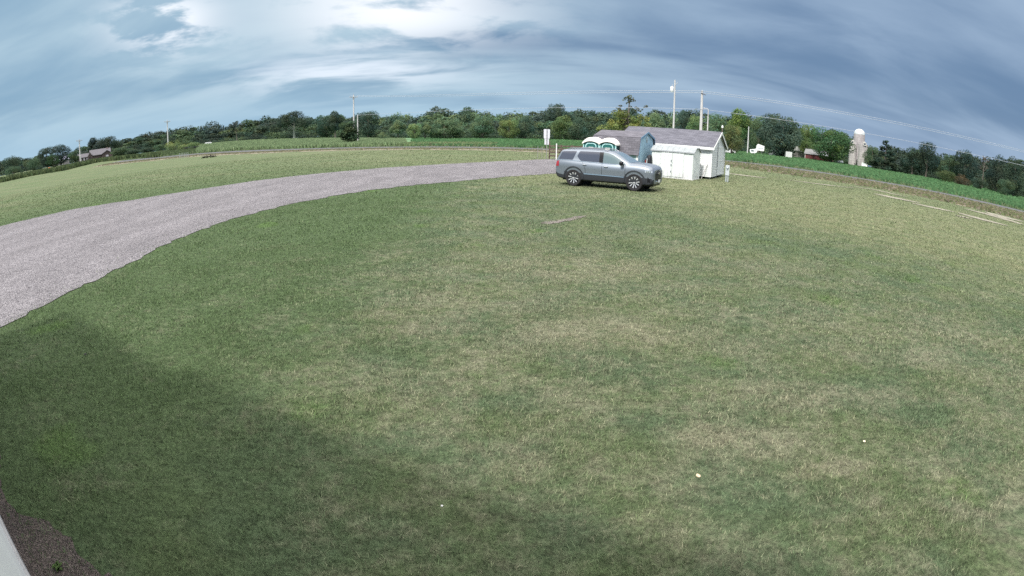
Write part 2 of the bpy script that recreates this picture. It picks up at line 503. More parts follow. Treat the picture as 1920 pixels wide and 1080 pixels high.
def relax(pts, n=3):
    for _ in range(n):
        pts = [pts[0]] + [((a[0] + 2 * b[0] + c_[0]) / 4, (a[1] + 2 * b[1] + c_[1]) / 4) for a, b, c_ in zip(pts, pts[1:], pts[2:])] + [pts[-1]]
    return pts
road_near = relax(spread(road_near, 90), 6)
road_far = offset(road_near, 5.4)
road, ROAD_POLY = sheet('road', road_near, road_far, M_asphalt, 0.04, n=140, rows=2)
M_verge = bpy.data.materials.new('verge_soil'); M_verge.use_nodes = True
_t = NT(M_verge.node_tree); _P = _t.new('ShaderNodeNewGeometry').outputs['Position']; _b = _t.n['Principled BSDF']
_x, _y, _z = _t.sep(_P); _fl = _t.comb(_x, _y)
_c = _t.mix(_t.smooth(_t.noise(_fl, 0.5, 5.0, 0.65), 0.35, 0.65), (0.185, 0.178, 0.112), (0.275, 0.240, 0.190))
_c = _t.mix(_t.smooth(_t.noise(_t.vmul(_fl, (1.2, 0.8, 1)), 1.1, 4.0, 0.7), 0.58, 0.72), _c, (0.150, 0.165, 0.085))
_t.l.new(_c, _b.inputs['Base Color']); _b.inputs['Roughness'].default_value = 0.95
_off = [7.5 + 5.5 * sstep(math.atan2(p[0], p[1]), .25, .75) for p in road_near]
verge_near = [(p[0] + (q[0] - p[0]) * k, p[1] + (q[1] - p[1]) * k) for p, q, k in zip(road_near, offset(road_near, -1.0), _off)]
verge, VERGE_POLY = sheet('verge', verge_near, offset(road_near, 0.2), M_verge, 0.022, n=160, rows=4, jit=0.8, seed=9)
M_field = material('field_soil', (0.100, 0.190, 0.090), 0.9, var=0.22, vscale=0.12)
field_near = offset(road_far, 0.8)
field_far = [(p[0] + 260 * math.sin(a), p[1] + 260 * math.cos(a)) for p, a in ((q, math.atan2(q[0], q[1])) for q in field_near)]
field, FIELD_POLY = sheet('field', field_near, field_far, M_field, 0.03, n=140, rows=40)

# bare gravelly ruts worn into the dry lawn beside the verge
M_rut = gravel_material('rut_gravel', (0.36, 0.335, 0.285), (0.20, 0.19, 0.14), (0.32, 0.30, 0.25), 9.0)
def rut(pts, w, seed):
    c_ = spread(relax(spread(pix(*pts), 12), 1), 26)
    wv = [w * (0.25 + 0.75 * math.sin(math.pi * (i + 0.5) / 26)) for i in range(26)]
    o0 = offset(c_, 1.0)
    a = [(p[0] + (q[0] - p[0]) * k, p[1] + (q[1] - p[1]) * k) for p, q, k in zip(c_, o0, wv)]
    b = [(p[0] - (q[0] - p[0]) * k, p[1] - (q[1] - p[1]) * k) for p, q, k in zip(c_, o0, wv)]
    return sheet('dirt_track', b, a, M_rut, 0.024, n=30, rows=2, jit=0.07, seed=seed)[1]
RUTS = [([(1362, 325), (1400, 330), (1436, 334)], 0.22), ([(1640, 363.5), (1690, 374), (1725, 381)], 0.30), ([(1710, 381), (1765, 393), (1790, 398)], 0.26),
        ([(1795, 399), (1850, 414), (1890, 424)], 0.26), ([(1810, 392), (1860, 404), (1915, 421)], 0.36), ([(1850, 398), (1885, 408), (1919, 416)], 0.42),
        ([(1480, 338), (1540, 346), (1600, 353)], 0.16), ([(1590, 349), (1640, 356), (1700, 370)], 0.14), ([(1560, 338), (1600, 344), (1640, 351)], 0.2),
        ([(1790, 404), (1805, 407), (1822, 411)], 0.14)]
RUT_POLYS = [rut(p_, w_ * 2.6, 20 + i) for i, (p_, w_) in enumerate(RUTS)]
M_dirt = gravel_material('bare_dirt', (0.40, 0.36, 0.34), (0.22, 0.19, 0.17), (0.36, 0.33, 0.30), 70.0)
scar, SCAR_POLY = sheet('dirt_patch', pix((1015, 419), (1030, 420.5), (1045, 419), (1060, 415.5), (1075, 413.5), (1090, 408), (1102, 405)),
                        pix((1016, 417.5), (1030, 415), (1042, 414.5), (1058, 411), (1075, 407), (1090, 405), (1102, 404)), M_dirt, 0.010, n=40, rows=3, jit=0.04, seed=3)

# soil bed along the wall the camera is fixed to
U = Vector((-0.894, 0.447)); N_ = Vector((0.447, 0.894)); WALL_N = -0.112
def wp(s, n): return (U.x * s + N_.x * n, U.y * s + N_.y * n)
M_soil = gravel_material('bed_soil', (0.185, 0.155, 0.140), (0.080, 0.064, 0.058), (0.11, 0.092, 0.092), 75.0)
bed_edge = [wp(-9, 0.45), wp(-4, 0.40), wp(0.0, 0.36), wp(1.5, 0.36)] + pix((215, 1079), (182, 1078), (152, 1040), (128, 1008), (98, 988), (60, 972), (30, 955), (4, 936)) + [wp(5.2, 0.16), wp(7, 0.3), wp(12, 0.35)]
bed_wall = [wp(s, WALL_N - 0.02) for s in (-9, -4, 0, 1.5, 2.4, 2.8, 3.2, 3.6, 4.0, 4.3, 4.8, 5.2, 7, 12)]
bed, BED_POLY = sheet('dirt_bed', bed_wall, bed_edge, M_soil, 0.006, n=260, rows=4, jit=0.025, seed=6)

# ------------------------------------------------------------------ grass blades: real blades out to 46 m
def grass():
    rg = np.random.default_rng(7)
    xs, ys, hs, ws = [], [], [], []
    for r0, r1, dens, h, w in ((1.2, 4.0, 4200, 0.034, 0.0042), (4.0, 7.0, 2600, 0.036, 0.0055), (7.0, 12.0, 1050, 0.038, 0.009), (12.0, 20.0, 360, 0.042, 0.015),
                               (20.0, 32.0, 110, 0.046, 0.026), (32.0, 46.0, 44, 0.05, 0.045), (46.0, 74.0, 13, 0.055, 0.075)):
        n = int(dens * math.radians(126) * (r1 * r1 - r0 * r0) / 2)
        a = np.radians(rg.uniform(-64, 62, n)); r = np.sqrt(rg.uniform(r0 * r0, r1 * r1, n))
        xs.append(r * np.sin(a)); ys.append(r * np.cos(a)); hs.append(np.full(n, h)); ws.append(np.full(n, w))
    x, y, h, w = map(np.concatenate, (xs, ys, hs, ws))
    jt = rg.exponential(.26, len(x)); ja = rg.uniform(0, 6.283, len(x))
    jx, jy = x + jt * np.cos(ja), y + jt * np.sin(ja)
    keep = ~inside(jx, jy, DRIVE_POLY) & (x * N_.x + y * N_.y > WALL_N)
    for poly, p in ((BED_POLY, 0.06), (SCAR_POLY, 0.12)):
        keep &= ~inside(jx, jy, poly) | (rg.random(len(x)) < p)
    for poly in RUT_POLYS: keep &= ~inside(jx, jy, poly) | (rg.random(len(x)) < .28)
    keep &= ~inside(jx, jy, VERGE_POLY) | (np.sin(x * .9 + 2 * np.sin(y * .5)) + np.sin(y * 1.1 + x * .3) + rg.normal(0, .8, len(x)) > .55)
    # thin and thick places
    thin = 0.5 + 0.25 * (np.sin(x * 3.1 + 1.3 * np.sin(y * 2.3)) + np.sin(y * 3.7 + 1.7 * np.sin(x * 1.9)))
    keep &= rg.random(len(x)) < 0.70 + 0.30 * thin
    x, y, h, w, thin = x[keep], y[keep], h[keep], w[keep], thin[keep]
    n = len(x)
    h = h * .80 * rg.uniform(0.45, 1.35, n) * (0.75 + 0.5 * thin)
    ln = rg.uniform(0, 2 * np.pi, n); lean = rg.uniform(0.25, 1.35, n)
    fa = ln + rg.normal(0, .8, n) + np.pi / 2
    dx, dy = np.cos(ln) * lean * h, np.sin(ln) * lean * h
    wx, wy = np.cos(fa) * w * .5, np.sin(fa) * w * .5
    V = np.zeros((n, 5, 3), np.float32)
    V[:, 0] = np.c_[x - wx, y - wy, np.zeros(n)]
    V[:, 1] = np.c_[x - wx * .85 + dx * .35, y - wy * .85 + dy * .35, h * .62]
    V[:, 2] = np.c_[x + dx, y + dy, h * rg.uniform(.75, 1.0, n)]
    V[:, 3] = np.c_[x + wx * .85 + dx * .35, y + wy * .85 + dy * .35, h * .62]
    V[:, 4] = np.c_[x + wx, y + wy, np.zeros(n)]
    V[:, :, 2] += 0.002
    tint = np.c_[rg.random(n), np.clip(np.exp(rg.normal(0.04, 0.42, n)), .35, 1.65), np.zeros(n)]
    o = np_mesh('grass', V.reshape(-1, 3), 5, M_blade, tint)
    tag(o, kind='stuff', label='short mown lawn grass, green mixed with straw')
    print('blades', n)
grass()

# ------------------------------------------------------------------ the white building whose wall carries the camera (its eave shades the lawn)
M_white = material('white_paint', (0.78, 0.79, 0.80), 0.55, var=0.05, vscale=2.0)
M_whitetrim = material('white_trim', (0.80, 0.81, 0.82), 0.5)
M_shingle_grey = None
def shingle_material(name, c0, c1, row=0.14, wid=0.33):
    m = bpy.data.materials.new(name); m.use_nodes = True
    t = NT(m.node_tree); b = t.n['Principled BSDF']
    uv = t.new('ShaderNodeUVMap').outputs['UV']
    br = t.new('ShaderNodeTexBrick'); t.l.new(uv, br.inputs['Vector'])
    br.inputs['Scale'].default_value = 1.0; br.inputs['Brick Width'].default_value = wid; br.inputs['Row Height'].default_value = row
    br.inputs['Mortar Size'].default_value = 0.006; br.inputs['Color1'].default_value = (*c0, 1); br.inputs['Color2'].default_value = (*c1, 1)
    br.inputs['Mortar'].default_value = (c0[0] * .55, c0[1] * .55, c0[2] * .55, 1)
    n1 = t.noise(uv, 1.2, 5.0, 0.65)
    k = t.add(t.mul(n1, 0.5), 0.75)
    t.l.new(t.mix(1.0, br.outputs['Color'], t.comb(k, k, k), 'MULTIPLY'), b.inputs['Base Color'])
    b.inputs['Roughness'].default_value = 0.88; b.inputs['Specular IOR Level'].default_value = 0.25
    bn = t.new('ShaderNodeBump'); bn.inputs['Strength'].default_value = 0.6; bn.inputs['Distance'].default_value = 0.012
    t.l.new(br.outputs['Fac'], bn.inputs['Height']); bn.invert = True
    t.l.new(bn.outputs[0], b.inputs['Normal'])
    MATS[name] = m
    return m
M_shingle = shingle_material('grey_shingles', (0.100, 0.100, 0.124), (0.152, 0.152, 0.184))
M_shingle_br = shingle_material('weathered_shingles', (0.110, 0.106, 0.126), (0.164, 0.158, 0.186))
def roof_slab(mb_name, quads, th, mat, parent):
    """Roof planes with thickness; UVs in metres along eave and slope."""
    mb = MB(); uvs = []
    for q in quads:      # eave a, eave b, ridge b, ridge a
        q = [Vector(p) for p in q]
        n = (q[1] - q[0]).cross(q[3] - q[0]).normalized()
        if n.z < 0: n = -n
        mb.hexa([tuple(p) for p in q] + [tuple(p + n * th) for p in q])
    me = bpy.data.meshes.new(mb_name); me.from_pydata(mb.v, [], mb.f); me.materials.append(mat)
    uvl = me.uv_layers.new(name='UVMap')
    for qi, q in enumerate(quads):
        q = [Vector(p) for p in q]; e = (q[1] - q[0]).normalized(); s = (q[3] - q[0]); s = (s - e * s.dot(e)).normalized()
        for p in me.polygons:
            if p.vertices[0] // 8 == qi:
                for li in p.loop_indices:
                    co = me.vertices[me.loops[li].vertex_index].co - q[0]
                    uvl.data[li].uv = (co.dot(e), co.dot(s))
    bm = bmesh.new(); bm.from_mesh(me); bmesh.ops.recalc_face_normals(bm, faces=bm.faces); bm.to_mesh(me); bm.free()
    o = bpy.data.objects.new(mb_name, me); COL.objects.link(o); o.parent = parent
    return o

EAVE_Z, OVERHANG = 2.52, 0.16
hall = thing('clubhouse', 'white sided building wall at the very corner of the lawn, above the soil bed', 'building', (0, 0, 0))
hall.rotation_euler = (0, 0, math.atan2(U.y, U.x))        # local x runs along the wall, local y towards the back
# local frame: x = U, y = left of U = (-U.y, U.x) = -N_
b0, b1, dep = -8.5, 5.2, 7.0
y0 = -WALL_N
mb = MB()
nlap = 20
rows = []
for k in range(nlap):                                        # lapped siding: each board leans out over the one below
    z0, z1 = 0.22 + (EAVE_Z - 0.22) * k / nlap, 0.22 + (EAVE_Z - 0.22) * (k + 1) / nlap
    rows += [[(b0, y0 - 0.012, z0), (b1, y0 - 0.012, z0)], [(b0, y0, z1), (b1, y0, z1)]]
mb.grid(rows)
mb.box(b0, b1, y0 + 0.002, y0 + dep, 0.20, EAVE_Z - 0.004)
mb.build('wall', M_white, hall)
MB().box(b0, b1, y0 - 0.03, y0 + dep, -0.2, 0.2).build('foundation', material('concrete', (0.42, 0.42, 0.43), 0.9, var=0.15), hall)
ov = OVERHANG; rz = EAVE_Z + (dep / 2 + ov) * 0.30
roof_slab('roof', [[(b0 - .2, y0 - ov, EAVE_Z), (b1 + .2, y0 - ov, EAVE_Z), (b1 + .2, y0 + dep / 2, rz), (b0 - .2, y0 + dep / 2, rz)],
                   [(b1 + .2, y0 + dep + ov, EAVE_Z), (b0 - .2, y0 + dep + ov, EAVE_Z), (b0 - .2, y0 + dep / 2, rz), (b1 + .2, y0 + dep / 2, rz)]], 0.09, M_shingle, hall)

# unseen lower annex with lean-to roof, added to step the building's lawn shadow
a0, a1, az1, adep = b1 + .004, 9.2, 2.28, 3.2
MB().box(a0, a1, y0 + .01, y0 + adep, -.2, az1 - .004).build('added_annex_wall', M_white, hall)
roof_slab('added_annex_roof', [[(a0 + .21, y0 - ov, az1), (a1 + .2, y0 - ov, az1), (a1 + .2, y0 + adep + .1, az1 + .72), (a0 + .21, y0 + adep + .1, az1 + .72)]], 0.08, M_shingle, hall)

# ------------------------------------------------------------------ sheds and toilets: local x along the front to the picture's left end, y to the back
def shed_frame(name, label, cat, cx, cyy, psi, group=None):
    t = thing(name, label, cat, (cx, cyy, 0), 0.0, group)
    u = Vector((-math.cos(psi), math.sin(psi), 0)); v = Vector((math.sin(psi), math.cos(psi), 0))
    # left-handed frame (u, v, z): mirror x so that the object's own axes stay right-handed
    t.rotation_euler = (0, 0, -psi)
    return t
# In that rotated frame local +x is -u (towards the right end), local +y is v (to the back): the body spans x in [-L, 0].
def big_shed():
    cx, cyy, psi, L, W, zb, zw, zr = 12.226, 31.874, 0.561, 6.30, 4.77, 0.14, 2.06, 3.02
    t = shed_frame('garden_shed', 'long white vinyl sided shed with grey gable roof behind the low metal shed', 'shed', cx, cyy, psi)
    M_vinyl = material('white_vinyl', (0.70, 0.72, 0.73), 0.45, var=0.03, vscale=1.5)
    mb = MB()
    mb.box(-L, -0.004, 0.004, W - .004, zb, zw)
    mb.prism([(0.004, zw - .002), (W - .004, zw - .002), (W / 2, zr - 0.03)], -L, -0.004, axis='x')
    # front laps
    n = 17; rows = []
    for k in range(n):
        z0, z1 = zb + (zw - zb) * k / n, zb + (zw - zb) * (k + 1) / n
        rows += [[(-L, -0.010, z0), (0, -0.010, z0)], [(-L, 0.0, z1), (0, 0.0, z1)]]
    mb.grid(rows)
    # gable laps at the right end
    z = zb; step = (zw - zb) / n
    def lim(zz):
        if zz <= zw: return 0.0, W
        k = (zz - zw) / (zr - zw); return W / 2 * k, W - W / 2 * k
    while z < zr - 0.05:
        z1 = min(z + step, zr - 0.02); a0, a1 = lim(z); c0, c1 = lim(z1)
        mb.face([(0.016, a0, z), (0.016, a1, z), (0.0, c1, z1), (0.0, c0, z1)])
        mb.face([(0.016, a0, z), (0.016, a1, z), (0.001, a1, z), (0.001, a0, z)])
        z = z1
    mb.build('wall', M_vinyl, t)
    ov, ovg = 0.22, 0.16
    sl = (zr - zw) / (W / 2); ze = zw - ov * sl
    roof_slab('roof', [[(-L - ovg, -ov, ze), (ovg, -ov, ze), (ovg, W / 2, zr), (-L - ovg, W / 2, zr)],
                       [(ovg, W + ov, ze), (-L - ovg, W + ov, ze), (-L - ovg, W / 2, zr), (ovg, W / 2, zr)]], 0.05, M_shingle, t)
    MB().box(-L - ovg, ovg + .004, -ov - 0.035, -ov - 0.003, ze - 0.13, ze + 0.03).build('fascia', M_whitetrim, t)
    mb = MB()
    for sgn, ya in ((1, -ov), (-1, W + ov)):
        a = [(ovg + 0.003, ya, ze - 0.11), (ovg + 0.003, ya, ze + .03), (ovg + 0.003, W / 2, zr + .03), (ovg + 0.003, W / 2, zr - 0.12)]
        mb.hexa([a[0], (a[0][0] + .03, a[0][1], a[0][2]), (a[3][0] + .03, a[3][1], a[3][2]), a[3], a[1], (a[1][0] + .03, a[1][1], a[1][2]), (a[2][0] + .03, a[2][1], a[2][2]), a[2]])
    mb.build('rake_board', M_whitetrim, t)
    MB().box(0.018, 0.035, W - 0.10, W + 0.02, zb, zw + .02).build('corner_trim', M_whitetrim, t)
    MB().prism([(-0.12, -0.012), (-0.12, -0.03), (0.035, -0.03), (0.035, 0.10), (0.018, 0.10), (0.018, -0.012)], zb, zw, axis='z').build('corner_trim', M_whitetrim, t)
    # double door in the gable end: two battened leaves with a dark gap down the middle
    for ya, yb, nm in ((2.02, 2.98, 'door'), (3.02, 3.96, 'door')):
        d = MB().box(0.018, 0.04, ya, yb, zb + .05, zb + 1.92).build(nm, material('door_white', (0.74, 0.77, 0.80), 0.5, var=.04), t)
        fr = MB()
        for q in ((ya, ya + .07), (yb - .07, yb)): fr.box(0.041, 0.056, q[0], q[1], zb + .05, zb + 1.92)
        for q in (zb + .05, zb + .95, zb + 1.85): fr.box(0.041, 0.054, ya + .071, yb - .071, q, q + .07)
        fr.build('batten', M_whitetrim, d)
    MB().box(0.019, 0.030, 1.945, 1.985, zb + .55, zb + 2.2).build('door_gap', material('dark_gap', (0.06, 0.075, 0.11), 0.8), t)
    MB().box(0.019, 0.030, 2.985, 3.015, zb + .05, zb + 1.92).build('door_gap', material('dark_gap', (0.06, 0.075, 0.11), 0.8), t)
    for xx in (-L + .1, -L / 2, -0.4):
        for yy in (0.25, W / 2, W - 0.4): MB().box(xx, xx + .3, yy, yy + .25, -0.05, zb - .001).build('support_block', material('concrete', (0.42, 0.42, 0.43), 0.9, var=0.15), t)
    return t
big_shed()
def leaning(x0, x1, nm, lab):
    psi = 0.561
    t = shed_frame('garden_stake', lab, 'stake', 12.226, 31.874, psi, 'stakes leaning on the white shed')
    MB().tube([(x0, -0.42, 0.0), (x1, -0.05, 0.92)], 0.022, 6).build('shaft', material('grey_wood', (0.40, 0.38, 0.38), 0.85, var=0.2), t)
leaning(-0.92, -0.66, 'a', 'thin grey stake leaning on the white shed wall, close beside the metal shed')
leaning(-0.50, -0.22, 'b', 'thin grey stake leaning on the white shed wall, close to its corner trim')

def metal_shed():
    cx, cyy, psi, L, W, zb, zw, zr = 10.409, 30.112, 0.593, 2.60, 1.62, 0.04, 1.67, 1.90
    t = shed_frame('metal_shed', 'low white ribbed metal shed with sliding doors and rusty foot beside the car', 'shed', cx, cyy, psi)
    M_met = bpy.data.materials.new('white_steel'); M_met.use_nodes = True
    tt = NT(M_met.node_tree); b = tt.n['Principled BSDF']
    o = tt.new('ShaderNodeTexCoord').outputs['Object']; ox, oy, oz = tt.sep(o)
    grime = tt.mul(tt.smooth(oz, 0.55, 0.05), tt.smooth(tt.noise(tt.vmul(o, (3, 3, 1.0)), 1.6, 5.0, 0.7), 0.42, 0.66))
    streak = tt.mul(tt.smooth(tt.noise(tt.vmul(o, (9, 9, 0.5)), 1.2, 4.0, 0.7), 0.60, 0.74), 0.35)
    c = tt.mix(tt.math('ADD', tt.mul(grime, 0.8), streak, clamp=True), (0.70, 0.74, 0.74), (0.38, 0.35, 0.37))
    tt.l.new(c, b.inputs['Base Color']); b.inputs['Roughness'].default_value = 0.45
    def ribbed(x0, x1, y, z0, z1, out=-1, rib=0.022, n=None, axis='x'):
        n = n or max(2, int(abs(x1 - x0) / 0.27)); mb = MB(); pts = []
        for k in range(n):
            a = x0 + (x1 - x0) * k / n; w = (x1 - x0) / n
            pts += [(a, 0), (a + w * .78, 0), (a + w * .84, rib), (a + w * .94, rib), (a + w * 1.0, 0)] if k < n else []
        f = (lambda p, z: (p[0], y + out * p[1], z)) if axis == 'x' else (lambda p, z: (y + out * p[1], p[0], z))
        mb.grid([[f(p, z0) for p in pts], [f(p, z1) for p in pts]])
        return mb
    core = MB().box(-L + .01, -.01, .01, W - .01, zb, zw - .02)
    core.prism([(0.02, zw - .022), (W - .02, zw - .022), (W * .72, zr - .03), (W * .28, zr - .03)], -L + .01, -.012, axis='x')
    core.build('frame', material('shed_frame', (0.55, 0.58, 0.6), 0.5), t)
    ribbed(-L, 0, 0.0, zb, zw).build('front_wall', M_met, t)
    side = ribbed(0, W, 0.0, zb, zw, out=1, rib=.012, axis='y')
    side.face([(0.0, 0, zw), (0, W, zw), (0, W * .72, zr - .01), (0, W * .28, zr - .01)]).build('end_wall', M_met, t)
    for a, bb in ((-1.98, -1.28), (-1.26, -0.58)):              # sliding doors over the front wall
        ribbed(a, bb, -0.035, zb + .07, zw - .12, n=3).box(a, bb, -0.033, -0.026, zb + .07, zw - .12).build('door', M_met, t)
    hm = material('door_handle', (0.10, 0.12, 0.15), 0.4)
    d = [o for o in t.children if o.name.startswith('door')]
    MB().box(-1.36, -1.31, -0.075, -0.05, .98, 1.10).build('handle', hm, d[0])
    MB().box(-1.36, -1.31, -0.075, -0.05, .74, .86).build('latch', hm, d[0])
    MB().box(-1.37, -1.33, -0.070, -0.05, .36, .46).build('lock', hm, d[0])
    M_zinc = material('zinc_roof', (0.30, 0.325, 0.34), 0.7, var=0.12, vscale=3)
    ov = 0.07
    mb = MB()
    prof = [(-ov, zw - .05), (W * .27, zr), (W * .73, zr), (W + ov, zw - .05)]
    n = 8
    for (ya, za), (yb, zb_) in zip(prof[:-1], prof[1:]):
        pts = []
        for k in range(n):
            a = -L - ov + (L + 2 * ov) * k / n; w = (L + 2 * ov) / n
            pts += [(a, 0), (a + w * .84, 0), (a + w * .88, .018), (a + w * .96, .018), (a + w, 0)]
        mb.grid([[(p[0], ya, za + p[1]) for p in pts], [(p[0], yb, zb_ + p[1]) for p in pts]])
    mb.build('roof', M_zinc, t)
    MB().box(-L - ov, ov, -ov - .012, -ov + .0, zw - .11, zw - .035).build('gutter', material('eave_strip', (0.36, 0.38, 0.41), 0.5), t)
    mb = MB()
    for a, bq in zip(prof[:-1], prof[1:]):
        mb.hexa([(ov - .01, a[0], a[1] - .05), (ov + .012, a[0], a[1] - .05), (ov + .012, bq[0], bq[1] - .05), (ov - .01, bq[0], bq[1] - .05),
                 (ov - .01, a[0], a[1] + .01), (ov + .012, a[0], a[1] + .01), (ov + .012, bq[0], bq[1] + .01), (ov - .01, bq[0], bq[1] + .01)])
    mb.build('end_trim', material('eave_strip', (0.36, 0.38, 0.41), 0.5), t)
    MB().box(0.012, 0.03, 0.42, 0.50, .50, .53).build('end_latch', hm, t)
    MB().box(-L - .02, .03, -.06, W + .02, -.02, zb - .001).build('base_rail', material('base_rail', (0.5, 0.5, 0.48), 0.7, var=.2), t)
metal_shed()

def barn_shed():
    cx, cyy, psi, L, W, zb, zw, zr = 7.32, 31.148, 0.618, 2.973, 2.482, 0.1, 1.333, 2.64
    t = shed_frame('barn_shed', 'blue gambrel roofed barn shed with weathered grey shingles behind the car', 'shed', cx, cyy, psi)
    M_blue = material('blue_siding', (0.36, 0.54, 0.66), 0.75, var=0.08, vscale=3)
    M_lb = material('pale_blue_siding', (0.36, 0.52, 0.56), 0.7, var=0.06, vscale=3)
    zk, yk = 2.27, 0.13                                          # knee of the gambrel
    prof = [(0.0, zb), (W, zb), (W, zw), (W - yk, zk), (W / 2, zr - .02), (yk, zk), (0.0, zw)]
    MB().prism(prof, -L, 0.0, axis='x').build('wall', M_blue, t)
    MB().box(-L - .005, 0.0, -0.02, -0.003, zb, zw - .02).build('front_siding', M_lb, t)
    th = 0.035; og = 0.10
    ek = -0.16
    q = []
    a = [(ek, zw - .10), (yk - .03, zk), (W / 2, zr)]
    for (ya, za), (yb, zb2) in zip(a[:-1], a[1:]):
        q.append([(-L - og, ya, za), (og, ya, za), (og, yb, zb2), (-L - og, yb, zb2)])
        q.append([(og, W - ya, za), (-L - og, W - ya, za), (-L - og, W - yb, zb2), (og, W - yb, zb2)])
    roof_slab('roof', q, th, M_shingle_br, t)
    mb = MB()
    full = [(ek, zw - .10), (yk - .03, zk), (W / 2, zr), (W - yk + .03, zk), (W - ek, zw - .10)]
    for p, r in zip(full[:-1], full[1:]):
        mb.hexa([(og + .002, p[0], p[1] - .07), (og + .022, p[0], p[1] - .07), (og + .022, r[0], r[1] - .07), (og + .002, r[0], r[1] - .07),
                 (og + .002, p[0], p[1] + .04), (og + .022, p[0], p[1] + .04), (og + .022, r[0], r[1] + .04), (og + .002, r[0], r[1] + .04)])
    mb.build('rake_trim', material('dark_blue_trim', (0.13, 0.24, 0.36), 0.7), t)
    MB().box(-0.13, 0.0, -0.045, -0.022, zb, zw - .04).build('corner_trim', M_whitetrim, t)
    v = MB().box(0.003, 0.03, W / 2 - .13, W / 2 + .13, 2.02, 2.36).build('gable_vent', material('vent_grey', (0.48, 0.58, 0.64), 0.6), t)
    mb = MB()
    for k in range(5): mb.box(0.031, 0.045, W / 2 - .10, W / 2 + .10, 2.06 + k * .055, 2.085 + k * .055)
    mb.build('louvre', material('vent_slat', (0.36, 0.45, 0.5), 0.6), v)
    mb = MB()
    for k in range(7): mb.box(0.001, 0.004, 0.2 + k * .39, 0.212 + k * .39, zb, 1.9)
    mb.build('board_seam', material('dark_blue_trim', (0.13, 0.24, 0.36), 0.7), t)
    MB().box(-L, -.02, .02, W - .02, -.05, zb - .002).build('skid', material('dark_wood', (0.10, 0.08, 0.07), 0.9), t)
barn_shed()

def toilet(k, label):
    psi = 0.533; u = Vector((-math.cos(psi), math.sin(psi), 0))
    base = Vector((5.985, 31.302, 0)) + u * (1.065 * k)
    t = shed_frame('portable_toilet', label, 'portable toilet', base.x, base.y, psi, 'portable toilets behind the car')
    t.scale = (1, 1, .975)
    W = 1.03; D = 1.12; zw = 1.85
    M_g = material('toilet_green', (0.022, 0.125, 0.122), 0.45, var=0.1, vscale=2)
    M_lg = material('toilet_edge', (0.42, 0.68, 0.70), 0.45)
    M_wr = material('toilet_roof', (0.84, 0.82, 0.78), 0.45)
    MB().box(-W, 0, 0, D, 0.10, zw).build('wall', M_g, t)
    MB().box(-W - .03, .03, -.03, D + .03, 0, .0995).build('skid_base', material('toilet_base', (0.06, 0.07, 0.08), 0.6), t)
    for xa, xb in ((-W - .012, -W + .05), (-.05, .016)):
        for ya, yb in ((-.02, -.003), (D + .003, D + .02)): MB().box(xa, xb, ya, yb, .101, zw).build('corner_post', M_lg, t)
    for ya, yb in ((-.002, .05), (D - .05, D + .002)): MB().box(.003, .016, ya, yb, .101, zw).build('edge_strip', M_lg, t)
    # domed roof with a scalloped front
    n = 18; rows = []
    def arch(tq): return math.sin(math.pi * tq) ** 0.75
    for yy, sc in ((-.10, .86), (-.06, .97), (.25, 1.0), (D - .2, 1.0), (D + .06, .92), (D + .10, .8)):
        rows.append([(-W - .05 + (W + .1) * k2 / n, yy, zw + .02 + 0.37 * sc * arch(k2 / n)) for k2 in range(n + 1)])
    mb = MB().grid(rows)
    low = [(p[0], p[1], zw - .06 + 0.20 * arch(i / n)) for i, p in enumerate(rows[0])]
    mb.grid([rows[0], low])
    lowb = [(p[0], p[1], zw - .06) for p in rows[-1]]
    mb.grid([rows[-1], lowb])
    for k2 in (0, n): mb.grid([[r[k2] for r in rows], [(r[k2][0], r[k2][1], zw - .06) for r in rows]])
    mb.build('roof', M_wr, t, smooth=50)
    # green arch panel below the scallop
    pan = [(-W, zw - .001)] + [(-W + W * k2 / n, zw - .001 + 0.21 * arch(k2 / n)) for k2 in range(1, n)] + [(0, zw - .001)]
    MB().prism(pan, -.012, .3, axis='y').build('header', M_g, t)
    # door with a pale arched rim and an occupancy sign
    def rim(w, top, r, z0):
        pts = [(-w, z0), (-w, top - r)]
        pts += [(-w + r - r * math.cos(a), top - r + r * math.sin(a)) for a in [math.pi / 2 * q / 6 for q in range(7)]]
        pts += [(w - r + r * math.sin(a), top - r + r * math.cos(a)) for a in [math.pi / 2 * q / 6 for q in range(7)]]
        return pts + [(w, top - r), (w, z0)]
    cx = -W / 2
    d = MB().prism([(cx + p[0], p[1]) for p in rim(.36, 1.88, .22, .15)], -.045, -.013, axis='y').build('door', M_g, t)
    outer, inner = rim(.36, 1.88, .22, .15), rim(.31, 1.83, .19, .15)
    mb = MB()
    mb.grid([[(cx + p[0], -.062, p[1]) for p in outer], [(cx + p[0], -.062, p[1]) for p in inner], [(cx + p[0], -.046, p[1]) for p in inner]])
    mb.grid([[(cx + p[0], -.046, p[1]) for p in outer], [(cx + p[0], -.062, p[1]) for p in outer]])
    mb.build('door_rim', M_lg, d)
    MB().box(cx - .15, cx + .15, -.056, -.046, 1.53, 1.63).build('sign_plate', M_wr, d)
    MB().box(.18 + cx, .24 + cx, -.07, -.047, 0.95, 1.10).build('handle', material('toilet_base', (0.06, 0.07, 0.08), 0.6), d)
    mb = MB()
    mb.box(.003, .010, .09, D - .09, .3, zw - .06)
    mb.build('side_shade_panel', material('toilet_dark', (0.012, 0.055, 0.060), 0.5), t)  # end wall turned from the sun: its shade painted as a darker green
toilet(0, 'green portable toilet with white domed roof, its shaded side wall next to the barn shed')
toilet(1, 'green portable toilet with white domed roof, the one farther from the barn shed')

